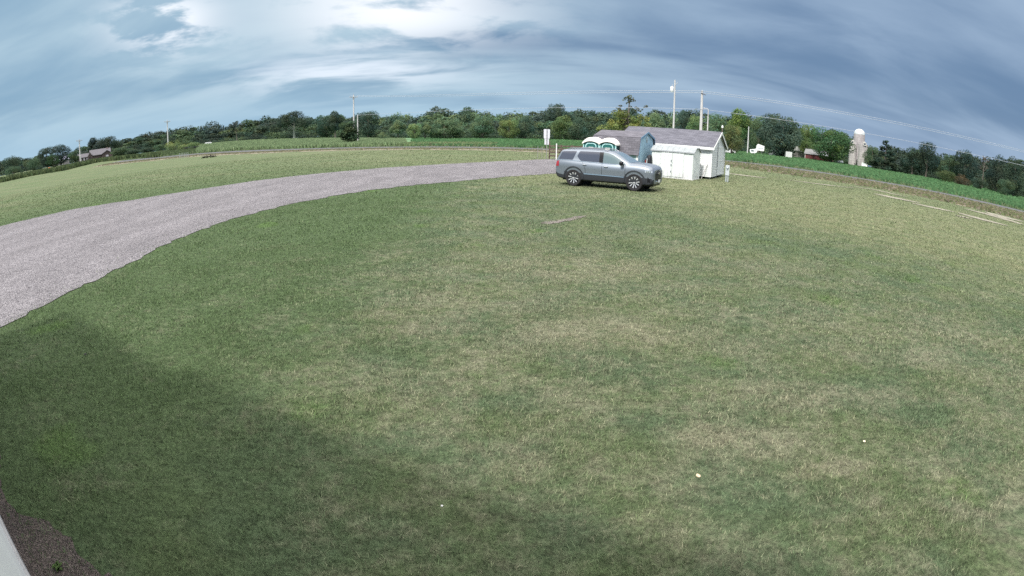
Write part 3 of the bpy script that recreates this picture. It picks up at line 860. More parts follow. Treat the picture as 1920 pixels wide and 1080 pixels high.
# ------------------------------------------------------------------ things lying between barn shed and metal shed
M_black = material('black_rubber', (0.012, 0.013, 0.016), 0.7)
M_red = material('red_paint', (0.28, 0.035, 0.03), 0.5, var=.1)
def shed_pt(px, py, dist): p = at(px, py, dist); return p
bx, by, _ = at(1209.5, 300, 33.2)
t = thing('trailer_wheel', 'black spare wheel propped up in front of the blue barn shed', 'wheel', (bx, by, 0.42), 0.62)
MB().lathe([(.10, -.07), (.20, -.09), (.27, -.085), (.29, -.04), (.29, .04), (.27, .085), (.20, .09), (.10, .07), (.10, -.07)], 24, axis='y', c=(0, 0, .29)).build('tyre', M_black, t, smooth=50)
MB().lathe([(.0001, -.05), (.10, -.05), (.16, -.08), (.16, .05), (.0001, .05)], 18, axis='y', c=(0, 0, .29)).build('rim', material('grey_steel', (0.30, 0.31, 0.33), 0.5, metal=.5), t)
t = thing('concrete_trough', 'pale pinkish block standing under the spare wheel by the barn shed', 'block', (bx - .18, by - .05, 0), -0.62)
MB().box(-.42, .30, -.14, .14, 0, .40).build('body', material('pale_block', (0.56, 0.50, 0.49), 0.9, var=.1), t)
MB().box(-.44, .32, -.16, .16, .401, .42).build('cap', material('pale_cap', (0.62, 0.58, 0.57), 0.9, var=.1), t)
hx, hy, _ = at(1213.5, 300, 32.0)
t = thing('hand_truck', 'red hand truck leaning beside the black covered grill', 'hand truck', (hx, hy, 0), -0.5)
mb = MB()
for s in (-.16, .16): mb.tube([(s, .0, .05), (s, .12, 0.62), (s, .20, .98)], .022, 8)
for z_, yy in ((.25, .04), (.5, .095), (.75, .15)): mb.tube([(-.16, yy, z_), (.16, yy, z_)], .016, 6)
mb.build('frame', M_red, t)
MB().box(-.2, .2, -.22, .03, .03, .05).build('toe_plate', M_red, t)
for s in (-.2, .2):
    MB().lathe([(.0001, -.03), (.10, -.03), (.13, 0), (.10, .03), (.0001, .03)], 16, axis='x', c=(s, .07, .13)).build('wheel', M_black, t, smooth=40)
gx_, gy_, _ = at(1218.0, 300, 31.6)
t = thing('covered_grill', 'tall black covered grill squeezed in at the end of the metal shed', 'grill', (gx_, gy_, 0), -0.55)
rows = []
for z_, w_, d_ in ((0.02, .15, .26), (.35, .15, .26), (.9, .145, .25), (1.15, .13, .22), (1.28, .10, .17), (1.33, .04, .06)):
    rows.append([(w_ * math.copysign(abs(math.cos(a)) ** .5, math.cos(a)), d_ * math.copysign(abs(math.sin(a)) ** .5, math.sin(a)), z_) for a in [2 * math.pi * q / 20 for q in range(20)]])
MB().grid(rows, close=True).face(rows[-1]).build('cover', material('black_cover', (0.010, 0.011, 0.016), 0.6), t, smooth=60)
MB().tube([(-.10, -.30, .55), (-.06, -.30, 1.12)], .022, 8).build('side_rail', material('rail_white', (0.72, 0.72, 0.78), 0.4), t)

# ------------------------------------------------------------------ electric meter pedestal
mx_, my_ = ground_at(1362.5, 341)
t = thing('meter_pedestal', 'grey electric meter box on two legs beside the white shed', 'meter box', (mx_, my_, 0), -0.42)
M_box = material('meter_grey', (0.42, 0.46, 0.50), 0.5, metal=.2, var=.05)
for s in (-.06, .06): MB().box(s - .035, s + .035, -.05, .05, -.05, .40).build('leg', M_box, t)
MB().box(-.12, .12, -.08, .08, .40, 1.02).build('cabinet', material('meter_pale', (0.50, 0.54, 0.58), 0.45, var=.04), t)
MB().box(-.125, .125, -.085, .085, .385, .40).build('cabinet_lip', material('lip_dark', (0.15, 0.17, 0.2), 0.6), t)
m_ = MB().lathe([(.082, 0), (.082, -.03), (.07, -.045), (.07, 0)], 20, axis='y', c=(0, -.08, .86)).build('meter_ring', material('ring_grey', (0.26, 0.30, 0.35), 0.4, metal=.6), t)
MB().lathe([(.0001, -.075), (.04, -.07), (.068, -.03)], 16, axis='y', c=(0, -.08, .86)).build('glass_dome', material('meter_glass', (0.55, 0.60, 0.66), 0.1, coat=1), m_, smooth=60)
MB().box(-.05, .05, -.085, -.081, .68, .70).build('label_strip', material('lip_dark', (0.15, 0.17, 0.2), 0.6), t)

# ------------------------------------------------------------------ sign backs, fence and marker post at the drive's far end
M_signback = material('sign_aluminium', (0.74, 0.75, 0.80), 0.5, metal=.1)
M_steel = material('galvanised', (0.33, 0.32, 0.31), 0.5, metal=.5, var=.1)
M_wood = material('brown_wood', (0.115, 0.085, 0.070), 0.9, var=0.3, vscale=5)
sx, sy = ground_at(1024.5, 298.5)
t = thing('road_sign', 'two white sign panels seen from behind on one grey post at the fence', 'sign', (sx, sy, 0), 0.15)
MB().box(-.025, .025, -.02, .02, -.1, 2.72).build('post', M_steel, t)
MB().prism([(-.27, 1.98), (-.25, 1.84), (.25, 1.84), (.27, 1.98), (.28, 2.62), (.25, 2.68), (-.25, 2.68), (-.28, 2.62)], .024, .030, axis='y').build('sign_panel', M_signback, t)
MB().box(-.20, .20, .024, .030, 1.30, 1.82).build('sign_panel', M_signback, t)
MB().box(-.02, .02, -.04, -.021, 1.4, 2.6).build('bracket', M_steel, t)
fx, fy = ground_at(1030, 298.5)
gx2, gy2 = ground_at(1110, 301)
ang = math.atan2(gy2 - fy, gx2 - fx)
FL = math.hypot(gx2 - fx, gy2 - fy)
t = thing('rail_fence', 'brown wooden rail fence across the end of the gravel drive', 'fence', (fx, fy, 0), ang)
for k, xx in enumerate((0, FL * .27, FL * .52, FL * .76, FL)): MB().box(xx - .06, xx + .06, -.06, .06, -.1, 1.32 + (.28 if k == 0 else 0)).build('post', M_wood, t)
for z_ in (.32, .62, .92, 1.20):
    MB().box(-.05, FL + .05, -.095, -.062, z_ - .06, z_ + .06).build('rail', M_wood, t)
px_, py_ = ground_at(1043, 299.5)
t = thing('marker_post', 'slim white plastic marker post in front of the brown fence', 'post', (px_, py_, 0))
MB().tube([(0, 0, -.1), (0, 0, 1.38)], .05, 10).build('pipe', material('white_plastic', (0.80, 0.80, 0.80), 0.4), t)
MB().lathe([(.052, 1.30), (.056, 1.32), (.056, 1.40), (.0001, 1.43)], 10).build('cap', material('white_plastic', (0.80, 0.80, 0.80), 0.4), t)
for i, pxx in enumerate((1016, 1008)):
    wx_, wy_ = ground_at(pxx, 297.5)
    t = thing('fence_post', ['thin grey metal stake just short of the white sign panels', 'thin grey metal stake standing alone in the verge by the drive'][i], 'fence post', (wx_, wy_, 0))
    MB().box(-.02, .02, -.02, .02, -.1, 1.15).build('stake', M_steel, t)
    MB().box(-.05, .05, -.028, -.021, .9, 1.0).build('clip', M_steel, t)

# ------------------------------------------------------------------ stones and scraps on the lawn
rg = random.Random(3)
def pebble(px, py, r, name, label, cat, colr, flat=.6):
    x, y = ground_at(px, py)
    rows = []
    mbp = bmesh.new(); bmesh.ops.create_icosphere(mbp, subdivisions=2, radius=r)
    for v_ in mbp.verts: v_.co *= rg.uniform(.82, 1.12); v_.co.z *= flat; v_.co.x *= 1.25
    me = bpy.data.meshes.new(name); mbp.to_mesh(me); mbp.free(); me.materials.append(material(name + '_' + str(len(MATS)), colr, .85, var=.1))
    o = bpy.data.objects.new(name, me); COL.objects.link(o); o.location = (x, y, r * flat * .5 + .022); o.rotation_euler = (0, 0, rg.uniform(0, 3))
    tag(o, label, cat)
pebble(1308, 897, .016, 'stone', 'small pale tan stone lying in the lawn, the larger of two', 'stone', (.62, .48, .34))
pebble(1619, 832, .013, 'stone', 'tiny cream coloured stone lying in the dry grass farther east', 'stone', (.66, .58, .44))
pebble(829, 953, .008, 'paper_scrap', 'tiny white paper scrap in the shaded lawn', 'scrap', (.55, .55, .55), .3)
pebble(161, 668, .018, 'dirt_clod', 'small dark clod in the green lawn near the drive', 'clod', (.03, .03, .03), .6)

# ------------------------------------------------------------------ parked car (grey-blue SUV)
def make_car():
    root = thing('parked_car', 'grey blue sport utility vehicle with dark roof parked on the lawn edge', 'car', (4.36, 23.95, 0), -0.515)
    S = 0.99
    M_paint = bpy.data.materials.new('car_paint'); M_paint.use_nodes = True
    tt = NT(M_paint.node_tree); b = tt.n['Principled BSDF']
    b.inputs['Base Color'].default_value = (0.212, 0.240, 0.285, 1); b.inputs['Metallic'].default_value = 0.55; b.inputs['Roughness'].default_value = 0.42
    b.inputs['Coat Weight'].default_value = 0.35; b.inputs['Coat Roughness'].default_value = 0.12
    M_glass = material('car_glass_tinted', (0.055, 0.058, 0.085), 0.04, spec=0.9, coat=1.0)
    M_glass2 = material('car_glass_clear', (0.13, 0.175, 0.19), 0.04, spec=0.9, coat=1.0)
    M_clad = material('car_cladding', (0.028, 0.031, 0.038), 0.55)
    M_chrome = material('car_chrome', (0.75, 0.77, 0.80), 0.16, metal=1.0)
    M_blk = material('car_black', (0.008, 0.008, 0.011), 0.35)
    M_tyre = material('car_tyre', (0.022, 0.021, 0.024), 0.8)
    import bisect
    N = lambda x: x if x < 1.5 else 1.5 + (x - 1.5) * .72
    def curve(pts):
        xs = [N(p[0]) for p in pts]; ys = [p[1] for p in pts]
        def f(x):
            if x <= xs[0]: return ys[0]
            if x >= xs[-1]: return ys[-1]
            i = bisect.bisect_right(xs, x) - 1
            t = (x - xs[i]) / (xs[i + 1] - xs[i])
            m = lambda j: 0 if j in (0, len(xs) - 1) else (ys[j + 1] - ys[j - 1]) / (xs[j + 1] - xs[j - 1])
            h = xs[i + 1] - xs[i]; t2, t3 = t * t, t * t * t
            return (2 * t3 - 3 * t2 + 1) * ys[i] + (t3 - 2 * t2 + t) * h * m(i) + (-2 * t3 + 3 * t2) * ys[i + 1] + (t3 - t2) * h * m(i + 1)
        return f
    XR, XF = -2.40, N(2.56)
    wmax = curve([(-2.40, .76), (-2.34, .86), (-2.14, .92), (-1.4, .955), (0, .96), (1.4, .955), (2.0, .94), (2.30, .915), (2.46, .875), (2.53, .82), (2.56, .76)])
    zlow = curve([(-2.40, .46), (-2.25, .36), (-1.9, .30), (-1.0, .27), (1.0, .27), (2.0, .27), (2.4, .30), (2.56, .36)])
    zbelt = curve([(-2.40, .98), (-2.30, 1.10), (-2.0, 1.16), (-1.2, 1.12), (0, 1.075), (.9, 1.055), (1.15, 1.085), (1.7, 1.09), (2.2, 1.05), (2.45, .985), (2.56, .90)])
    ztop = curve([(-2.40, 1.00), (-2.34, 1.17), (-2.24, 1.38), (-2.12, 1.59), (-1.98, 1.655), (-1.5, 1.69), (-.8, 1.705), (-.2, 1.695), (.2, 1.655), (.45, 1.585), (.8, 1.40), (1.05, 1.265), (1.22, 1.19), (1.45, 1.19), (1.9, 1.165), (2.25, 1.115), (2.45, 1.05), (2.56, .95)])
    tumble = curve([(-2.40, .03), (-2.2, .09), (-1.9, .14), (-1.0, .16), (-.2, .16), (.3, .16), (.8, .14), (1.1, .11), (1.3, .10), (2.0, .13), (2.56, .10)])
    xs = [XR, -2.385, -2.36, -2.32, -2.26] + list(np.arange(-2.2, 2.1, 0.06)) + [N(x) for x in (2.28, 2.33, 2.38, 2.43, 2.47, 2.51, 2.54, 2.56)]
    def section(x):
        w, z0, zb_, zt, tb = wmax(x), zlow(x), zbelt(x), ztop(x), tumble(x)
        zb_ = min(zb_, zt - .005)
        wr = w - .035 - tb
        dz = zt - zb_
        zm = z0 + (zb_ - z0)
        return [(0, z0), (w * .55, z0), (w - .10, z0 + .005), (w - .03, z0 + .06), (w - .012, z0 + .20), (w - .022, z0 + (zb_ - z0) * .42), (w, z0 + (zb_ - z0) * .66),
                (w - .004, z0 + (zb_ - z0) * .80), (w - .022, z0 + (zb_ - z0) * .93), (w - .055, zb_),
                (w - .055 - tb * .30, zb_ + dz * .36), (w - .055 - tb * .62, zb_ + dz * .70), (w - .055 - tb * .92, zb_ + dz * .90), (w - .08 - tb * 1.12, zb_ + dz * .965),
                ((w - .08 - tb) * .62, zb_ + dz * .992), ((w - .08 - tb) * .3, zt), (0, zt)]
    rows = []
    for x in xs:
        s = section(x)
        rows.append([(x, -p[0], p[1]) for p in s] + [(x, p[0], p[1]) for p in s[-2:0:-1]])
    mb = MB(); mb.grid(rows, close=True); mb.face(rows[0]); mb.face(rows[-1][::-1])
    body = mb.build('body', M_paint, root)
    # cut the wheel arches through the shell
    cut = MB()
    for wx in (-1.43, 1.43): cut.lathe([(.0001, -1.2), (.452, -1.2), (.452, 1.2), (.0001, 1.2)], 48, axis='y', c=(wx, 0, .40))
    cutter = cut.build('arch_cutter', M_clad)
    bo = body.modifiers.new('arch', 'BOOLEAN'); bo.operation = 'DIFFERENCE'; bo.object = cutter; bo.solver = 'EXACT'
    dg = bpy.context.evaluated_depsgraph_get(); dg.update()
    me = bpy.data.meshes.new_from_object(body.evaluated_get(dg))
    body.modifiers.clear(); body.data = me
    bpy.data.objects.remove(cutter, do_unlink=True)
    me.materials.clear()
    for m in (M_paint, M_clad): me.materials.append(m)
    for p in me.polygons:
        c_ = p.center
        zl = .58 if -2.1 < c_.x < 2.0 else .56
        inarch = any(math.hypot(c_.x - wx, c_.z - .40) < .47 for wx in (-1.43, 1.43)) and abs(p.normal.y) < .7
        p.material_index = 1 if (c_.z < zl or inarch) else 0
        p.use_smooth = True
    me.set_sharp_from_angle(angle=R_(38))
    def side(x, z):
        """Half width of the shell at a station and a height."""
        s = section(x)
        for a, c_ in zip(s[2:], s[3:]):
            if a[1] <= z <= c_[1] + 1e-6: return a[0] + (c_[0] - a[0]) * (z - a[1]) / max(1e-6, c_[1] - a[1])
        return s[-2][0]
    def patch(name, poly, mat, out, sgn, thick=0.0, nx=14):
        """Panel following the shell: poly gives (x, zlow, zhigh) stations from rear to front."""
        mb = MB(); lo = curve([(p[0], p[1]) for p in poly]); hi = curve([(p[0], p[2]) for p in poly])
        lin = lambda k: (lambda x: float(np.interp(x, [p[0] for p in poly], [p[k] for p in poly])))
        lo, hi = lin(1), lin(2)
        g = []
        for q in range(nx + 1):
            x = poly[0][0] + (poly[-1][0] - poly[0][0]) * q / nx
            g.append([(x, sgn * (side(x, lo(x) + (hi(x) - lo(x)) * k / 5) + out), lo(x) + (hi(x) - lo(x)) * k / 5) for k in range(6)])
        mb.grid(g)
        o = mb.build(name, mat, root, smooth=50)
        return o
    for sgn in (-1, 1):
        patch('quarter_window', [(-2.20, 1.20, 1.21), (-2.06, 1.20, 1.53), (-1.98, 1.20, 1.56), (-1.53, 1.19, 1.585), (-1.50, 1.21, 1.585), (-1.36, 1.55, 1.585)], M_glass, .007, sgn, nx=24)
        patch('door_window', [(-1.29, 1.36, 1.40), (-1.20, 1.24, 1.59), (-1.10, 1.165, 1.595), (-.6, 1.15, 1.60), (-.24, 1.145, 1.60)], M_glass, .007, sgn, nx=24)
        patch('door_window', [(-.05, 1.135, 1.60), (.20, 1.125, 1.565), (.42, 1.12, 1.49), (.70, 1.12, 1.345), (.90, 1.12, 1.225), (1.0, 1.12, 1.15)], M_glass2, .007, sgn, nx=24)
        patch('pillar_cover', [(-.235, 1.14, 1.60), (-.055, 1.13, 1.60)], M_blk, .008, sgn, nx=3)
        # bright sill strip, cladding edge, door seams
        patch('sill_strip', [(-.93, .575, .615), (.95, .555, .59)], M_chrome, .010, sgn, nx=16)
        patch('window_trim', [(-2.12, 1.17, 1.188), (-1.0, 1.128, 1.146), (0, 1.095, 1.112), (1.0, 1.085, 1.10)], M_chrome, .009, sgn, nx=24)
        for xa, xb in ((-1.02, -.86), (-.08, -.08), (1.0, 1.0)):
            mbs = MB(); g = []
            for k in range(9):
                z = .55 + (1.12 - .55) * k / 8; x = xb + (xa - xb) * max(0, (z - .8) / .32) ** 1.3
                g.append([(x - .006, sgn * (side(x, z) + .004), z), (x + .006, sgn * (side(x, z) + .004), z)])
            mbs.grid(g).build('door_seam', M_blk, root)
        for hx0 in (-1.0, .02):
            z = 1.0 - .03 * (hx0 > -.5)
            y = side(hx0, z)
            MB().tube([(hx0, sgn * (y + .005), z), (hx0 + .03, sgn * (y + .045), z + .004), (hx0 + .16, sgn * (y + .045), z + .004), (hx0 + .19, sgn * (y + .005), z)], .016, 8).build('door_handle', M_chrome, root)
        # arch trims
        for wx in (-1.43, 1.43):
            g = []
            for q in range(25):
                a = math.pi * (-.03 + 1.06 * q / 24)
                ring = []
                for rr, oy in ((.445, -.03), (.450, .022), (.50, .020), (.515, -.02)):
                    x, z = wx + rr * math.cos(a), .40 + rr * math.sin(a)
                    ring.append((x, sgn * (side(x, max(z, .34)) + oy), z))
                g.append(ring)
            MB().grid(g).build('arch_trim', M_clad, root, smooth=40)
        # mirror on its stalk
        my0 = side(.82, 1.10)
        mir = MB()
        rws = []
        for yy, sc in ((.05, .55), (.09, .9), (.17, 1.0), (.24, .9), (.27, .5)):
            rws.append([(.86 + .085 * sc * math.copysign(abs(math.cos(a)) ** .6, math.cos(a)) * (1.0), sgn * (my0 + yy), 1.17 + .095 * sc * math.copysign(abs(math.sin(a)) ** .6, math.sin(a))) for a in [2 * math.pi * q / 16 for q in range(16)]])
        mir.grid(rws, close=True).face(rws[0]).face(rws[-1])
        mo = mir.build('mirror', M_blk, root, smooth=50)
        MB().tube([(.86, sgn * (my0 - .01), 1.10), (.86, sgn * (my0 + .10), 1.12)], .035, 8).build('mirror_arm', M_blk, mo)
        MB().box(.80, .92, sgn * (my0 + .10) - .05, sgn * (my0 + .14) + .05, 1.062, 1.076).build('mirror_trim', M_chrome, mo)
        # roof rail
        pr_ = []
        for q in range(13):
            x = -1.85 + 2.0 * q / 12; s = section(x)
            pr_.append((x, sgn * (s[13][0] - .01), s[13][1] + (.055 if 0 < q < 12 else .0)))
        MB().tube(pr_, .02, 8).build('roof_rail', material('rail_grey', (0.20, 0.21, 0.24), 0.35, metal=.7), root, smooth=60)
        # lamps
        g = []
        for q in range(9):
            x = N(2.06 + .43 * q / 8)
            zt_ = .95 - .03 * q / 8; zb_ = .85 + .0 * q
            g.append([(x, sgn * (side(x, zb_ + (zt_ - zb_) * k / 3) + .008), zb_ + (zt_ - zb_) * k / 3) for k in range(4)])
        hl = MB().grid(g).build('headlight', material('lamp_glass', (0.50, 0.54, 0.60), 0.08, coat=1.0, metal=.3), root, smooth=40)
        for q in (1, 3, 5):
            x = N(2.10 + .05 * q)
            MB().box(x, x + .035, sgn * (side(x, .88) + .012) - .004, sgn * (side(x, .88) + .012) + .004, .86, .93).build('lamp_cell', M_chrome, hl)
        g = []
        for q in range(6):
            x = -2.375 + .20 * q / 5
            g.append([(x, sgn * (side(x, z) + .008), z) for z in (.86 + .02 * q / 5, .94, 1.04, 1.13 - .05 * (5 - q) / 5)])
        MB().grid(g).build('taillight', material('tail_red', (0.30, 0.012, 0.018), 0.12, coat=1.0), root, smooth=40)
        # dark air slot in the front corner
        g = []
        for q in range(6):
            x = N(2.22 + .16 * q / 5)
            g.append([(x, sgn * (side(x, z) + .007), z) for z in (.44, .50, .56, .66 - .10 * q / 5)])
        MB().grid(g).build('air_slot', M_blk, root, smooth=40)
    # windscreens
    def screen(name, st, mat, inset):
        g = []
        for x in st:
            s = section(x); wv = s[12][0] - inset
            g.append([(x, -wv + 2 * wv * k / 10, ztop(x) - (abs(-1 + 2 * k / 10) ** 3) * (ztop(x) - s[12][1]) + .008) for k in range(11)])
        return MB().grid(g).build(name, mat, root, smooth=50)
    screen('windscreen', list(np.linspace(.42, 1.17, 10)), M_glass2, .03)
    screen('rear_window', list(np.linspace(-2.27, -2.08, 6)), M_glass, .06)
    screen('sunroof', list(np.linspace(-.75, .15, 6)), M_blk, .22)
    # nose: grille, emblem, bumper bar, plate
    zg0, zg1 = .52, .97
    g = []
    for k in range(7):
        y = -.70 + 1.40 * k / 6
        xf = XF - .004 - .045 * (abs(y) / .70) ** 2
        g.append([(xf + .03, y, zg0), (xf + .035, y, (zg0 + zg1) / 2), (xf + .0, y, zg1)])
    gr = MB().grid(g).build('grille', M_blk, root, smooth=40)
    mb = MB()
    for k in range(5): mb.box(XF + .0, XF + .042, -.47, .47, zg0 + .03 + k * .078, zg0 + .042 + k * .078)
    mb.build('grille_bar', M_clad, gr)
    fc = bpy.data.curves.new('emblem', 'FONT'); fc.body = 'GMC'; fc.size = .15; fc.extrude = .006; fc.align_x = 'CENTER'
    fo = bpy.data.objects.new('emblem_src', fc); COL.objects.link(fo)
    dg = bpy.context.evaluated_depsgraph_get(); dg.update()
    em = bpy.data.meshes.new_from_object(fo.evaluated_get(dg)); bpy.data.objects.remove(fo, do_unlink=True)
    em.materials.clear(); em.materials.append(M_chrome); em.name = 'emblem'
    eo = bpy.data.objects.new('emblem', em); COL.objects.link(eo); eo.parent = gr
    eo.matrix_local = Matrix.Translation((XF + .050, 0, .74)) @ Matrix.Rotation(R_(90), 4, 'Z') @ Matrix.Rotation(R_(90), 4, 'X')
    mb = MB()
    for k in range(1, 13):
        pass
    g = []
    for k in range(13):
        y = -.78 + 1.56 * k / 12
        x = XF + .022 - .28 * (abs(y) / .78) ** 3
        g.append([(x, y, .42), (x + .02, y, .45), (x + .0, y, .48)])
    MB().grid(g).build('bumper_strip', M_chrome, root, smooth=40)
    MB().box(XF + .045, XF + .057, -.16, .16, .40, .53).build('number_plate', material('plate_white', (0.75, 0.76, 0.78), 0.4), root)
    g = []
    for k in range(9):
        y = -.40 + .8 * k / 8; x = XR - .012 + .02 * (abs(y) / .4) ** 2
        g.append([(x, y, .62), (x - .01, y, .72), (x, y, .80)])
    MB().grid(g).build('tailgate_panel', M_clad, root, smooth=40)
    MB().tube([(-1.75, 0, 1.66), (-1.87, 0, 1.745)], [.03, .008], 6).build('antenna_fin', M_blk, root)
    # wheel wells and wheels
    for wx in (-1.43, 1.43):
        for s_ in (-1, 1): MB().lathe([(.0001, s_ * .70), (.446, s_ * .70), (.446, s_ * .62), (.0001, s_ * .62)], 32, axis='y', c=(wx, 0, .40)).build('wheel_well', M_blk, root)
    MB().box(-2.1, 2.2, -.62, .62, .24, .45).build('underbody', M_blk, root)
    def wheel(wx, sgn, spin):
        w = thing('wheel', None, None, (wx, sgn * .835, .385)); w.parent = root
        # tyre is the wheel's own mesh
        mt = MB().lathe([(.262, -.10), (.30, -.118), (.36, -.112), (.380, -.09), (.385, -.05), (.385, .05), (.380, .09), (.36, .112), (.30, .118), (.262, .10), (.262, -.10)], 44, axis='y')
        t_o = mt.build('tyre', M_tyre, w, smooth=40)
        MB().lathe([(.0001, sgn * .02), (.20, sgn * .035), (.255, sgn * .06), (.268, sgn * .098), (.258, sgn * .104), (.245, sgn * .07)], 40, axis='y').build('rim', M_blk, w, smooth=40)
        ms = MB()
        for k in range(5):
            a0 = spin + 2 * math.pi * k / 5
            for sd_ in (-1, 1):
                # machined Y-spoke: a tapered bar from hub to rim with a foot along the rim
                a1, a2 = a0 + sd_ * .10, a0 + sd_ * .30
                def pt(r, a, d): return (r * math.sin(a), sgn * d, r * math.cos(a))
                p = [pt(.075, a1 - sd_ * .02, .085), pt(.075, a1 + sd_ * .30, .085), pt(.245, a2 + sd_ * .10, .100), pt(.250, a2 - sd_ * .10, .100)]
                ms.hexa([tuple(q) for q in p] + [(q[0], q[1] + sgn * .012, q[2]) for q in p])
                p = [pt(.225, a0 + sd_ * .05, .099), pt(.225, a2, .099), pt(.256, a2 + sd_ * .08, .103), pt(.256, a0 + sd_ * .05, .103)]
        ms.lathe([(.0001, sgn * .100), (.05, sgn * .098), (.07, sgn * .085)], 16, axis='y')
        ms.build('spokes', material('machined_alloy', (0.72, 0.72, 0.76), 0.3, metal=.55), w)
        return w
    for wx in (-1.43, 1.43):
        for sgn in (-1, 1): wheel(wx, sgn, .2 if wx < 0 else .45)
    root.scale = (S, S, S)
    return root
car = make_car()

# ------------------------------------------------------------------ trees
M_leaf = leaf_material('leaves', trans=0.35)
M_bark = material('bark', (0.13, 0.115, 0.10), 0.95, var=0.3, vscale=4)
M_bark_pale = material('pale_bark', (0.34, 0.33, 0.31), 0.9, var=0.25, vscale=3)
def leaf_cloud(rg, blobs, n, size, flat=1.0, skip=0.62, hue=0.10):
    """Leaf sprays scattered through the outer part of a set of blobs: vertices and one tint per spray."""
    B = np.array(blobs, dtype=float); c, r = B[:, :3], B[:, 3]
    p = r ** 2 / np.sum(r ** 2)
    k = rg.choice(len(B), n, p=p)
    d = rg.normal(size=(n, 3)); d /= np.linalg.norm(d, axis=1)[:, None]
    rad = r[k] * rg.uniform(0.62, 1.08, n)
    off = d * rad[:, None]; off[:, 2] *= flat
    P = c[k] + off
    keep = np.ones(n, bool)
    for j in range(len(B)):
        q = P - c[j]; q[:, 2] /= flat
        keep &= (np.linalg.norm(q, axis=1) > skip * r[j]) | (k == j)
    keep &= P[:, 2] > 0.05
    P, d, k = P[keep], d[keep], k[keep]; n = len(P)
    nn = d + rg.normal(0, .55, (n, 3)); nn[:, 2] += .25; nn /= np.linalg.norm(nn, axis=1)[:, None]
    a = np.cross(nn, rg.normal(size=(n, 3))); a /= np.linalg.norm(a, axis=1)[:, None]
    b = np.cross(nn, a)
    s = size * rg.uniform(0.6, 1.35, n)[:, None]; w = s * rg.uniform(.45, .8, n)[:, None]
    V = np.stack([P - a * s * .5, P - b * w * .5 + a * s * .05, P + a * s * .5, P + b * w * .5 - a * s * .08], 1)
    clump = rg.uniform(.76, 1.20, len(B)); warm = rg.normal(0, hue, len(B))
    t = clump[k] * rg.uniform(.80, 1.20, n); h = warm[k] + rg.normal(0, hue * .6, n)
    tint = np.c_[t * (1 + h), t, t * (1 - .8 * h)]
    return V.reshape(-1, 3).astype(np.float32), np.clip(tint, .2, 2.2).astype(np.float32)
def ell(rg, n, c, R, rmin, rmax, low=-1.0):
    out = []
    for _ in range(n):
        while True:
            q = rg.uniform(-1, 1, 3)
            if np.dot(q, q) < 1 and q[2] > low: break
        q = q / max(1e-6, np.linalg.norm(q)) * (np.linalg.norm(q) ** .5) * .78
        out.append((c[0] + q[0] * R[0], c[1] + q[1] * R[1], c[2] + q[2] * R[2], rg.uniform(rmin, rmax)))
    return out
# blobs for trees ten metres tall
def shape_blobs(kind, rg):
    if kind == 'round': return ell(rg, 30, (0, 0, 5.5), (4.4, 4.4, 4.5), 1.1, 1.9)
    if kind == 'oval': return ell(rg, 20, (0, 0, 5.7), (3.2, 3.2, 4.4), 1.0, 1.6)
    if kind == 'full': return ell(rg, 34, (0, 0, 4.7), (3.9, 3.9, 5.3), 1.0, 1.8)
    if kind == 'spread': return ell(rg, 24, (0, 0, 6.3), (5.4, 5.0, 3.4), 1.0, 1.8, -.6)
    if kind == 'column': return ell(rg, 20, (0, 0, 4.9), (2.0, 2.0, 5.0), .8, 1.3)
    if kind == 'wispy': return ell(rg, 17, (0, 0, 6.6), (3.4, 3.4, 3.4), .45, .95)
    if kind == 'shrub': return ell(rg, 18, (0, 0, 4.2), (6.2, 5.2, 5.4), 1.3, 2.4)
    if kind == 'spruce':
        o = []
        for z in np.linspace(.8, 9.4, 15):
            R = 3.1 * (1 - z / 10.2) ** .8
            for _ in range(max(2, int(R * 3))):
                a = rg.uniform(0, 6.28); q = R * rg.uniform(.45, .95)
                o.append((q * math.cos(a), q * math.sin(a), z - q * .12, .42 + .26 * R / 3))
        return o
    if kind == 'pine':
        o = []
        for z, R, n in ((1.6, 4.6, 9), (2.6, 4.8, 10), (3.5, 4.4, 10), (4.4, 4.0, 9), (5.2, 3.2, 7), (5.9, 2.4, 5)):
            for _ in range(n):
                a = rg.uniform(0, 6.28); q = R * rg.uniform(.25, .95)
                o.append((q * math.cos(a), q * math.sin(a), z + rg.uniform(-.3, .3) + q * .08, rg.uniform(.6, 1.05)))
        for x, z, r in ((0, 9.45, .40), (-.45, 9.1, .42), (.45, 9.15, .42), (.1, 8.75, .42), (-.2, 8.3, .34), (.75, 8.8, .28), (-.8, 8.75, .25), (.25, 7.7, .22), (-1.35, 7.7, .30), (-1.65, 7.3, .34), (-1.5, 6.9, .34), (1.15, 7.5, .32), (1.45, 7.15, .34), (1.0, 7.0, .3), (2.7, 7.9, .24), (2.4, 7.6, .26), (2.05, 7.25, .26), (1.8, 6.9, .24)):
            o.append((x, rg.uniform(-.3, .3), z, r))
        return o
    if kind == 'bare': return ell(rg, 9, (0, 0, 7.4), (2.6, 2.6, 2.4), .35, .6)
LEAFN = {'round': 5200, 'oval': 4200, 'full': 5600, 'spread': 5200, 'column': 3600, 'wispy': 1000, 'shrub': 4200, 'spruce': 4600, 'pine': 3600, 'bare': 130}
protos = {}
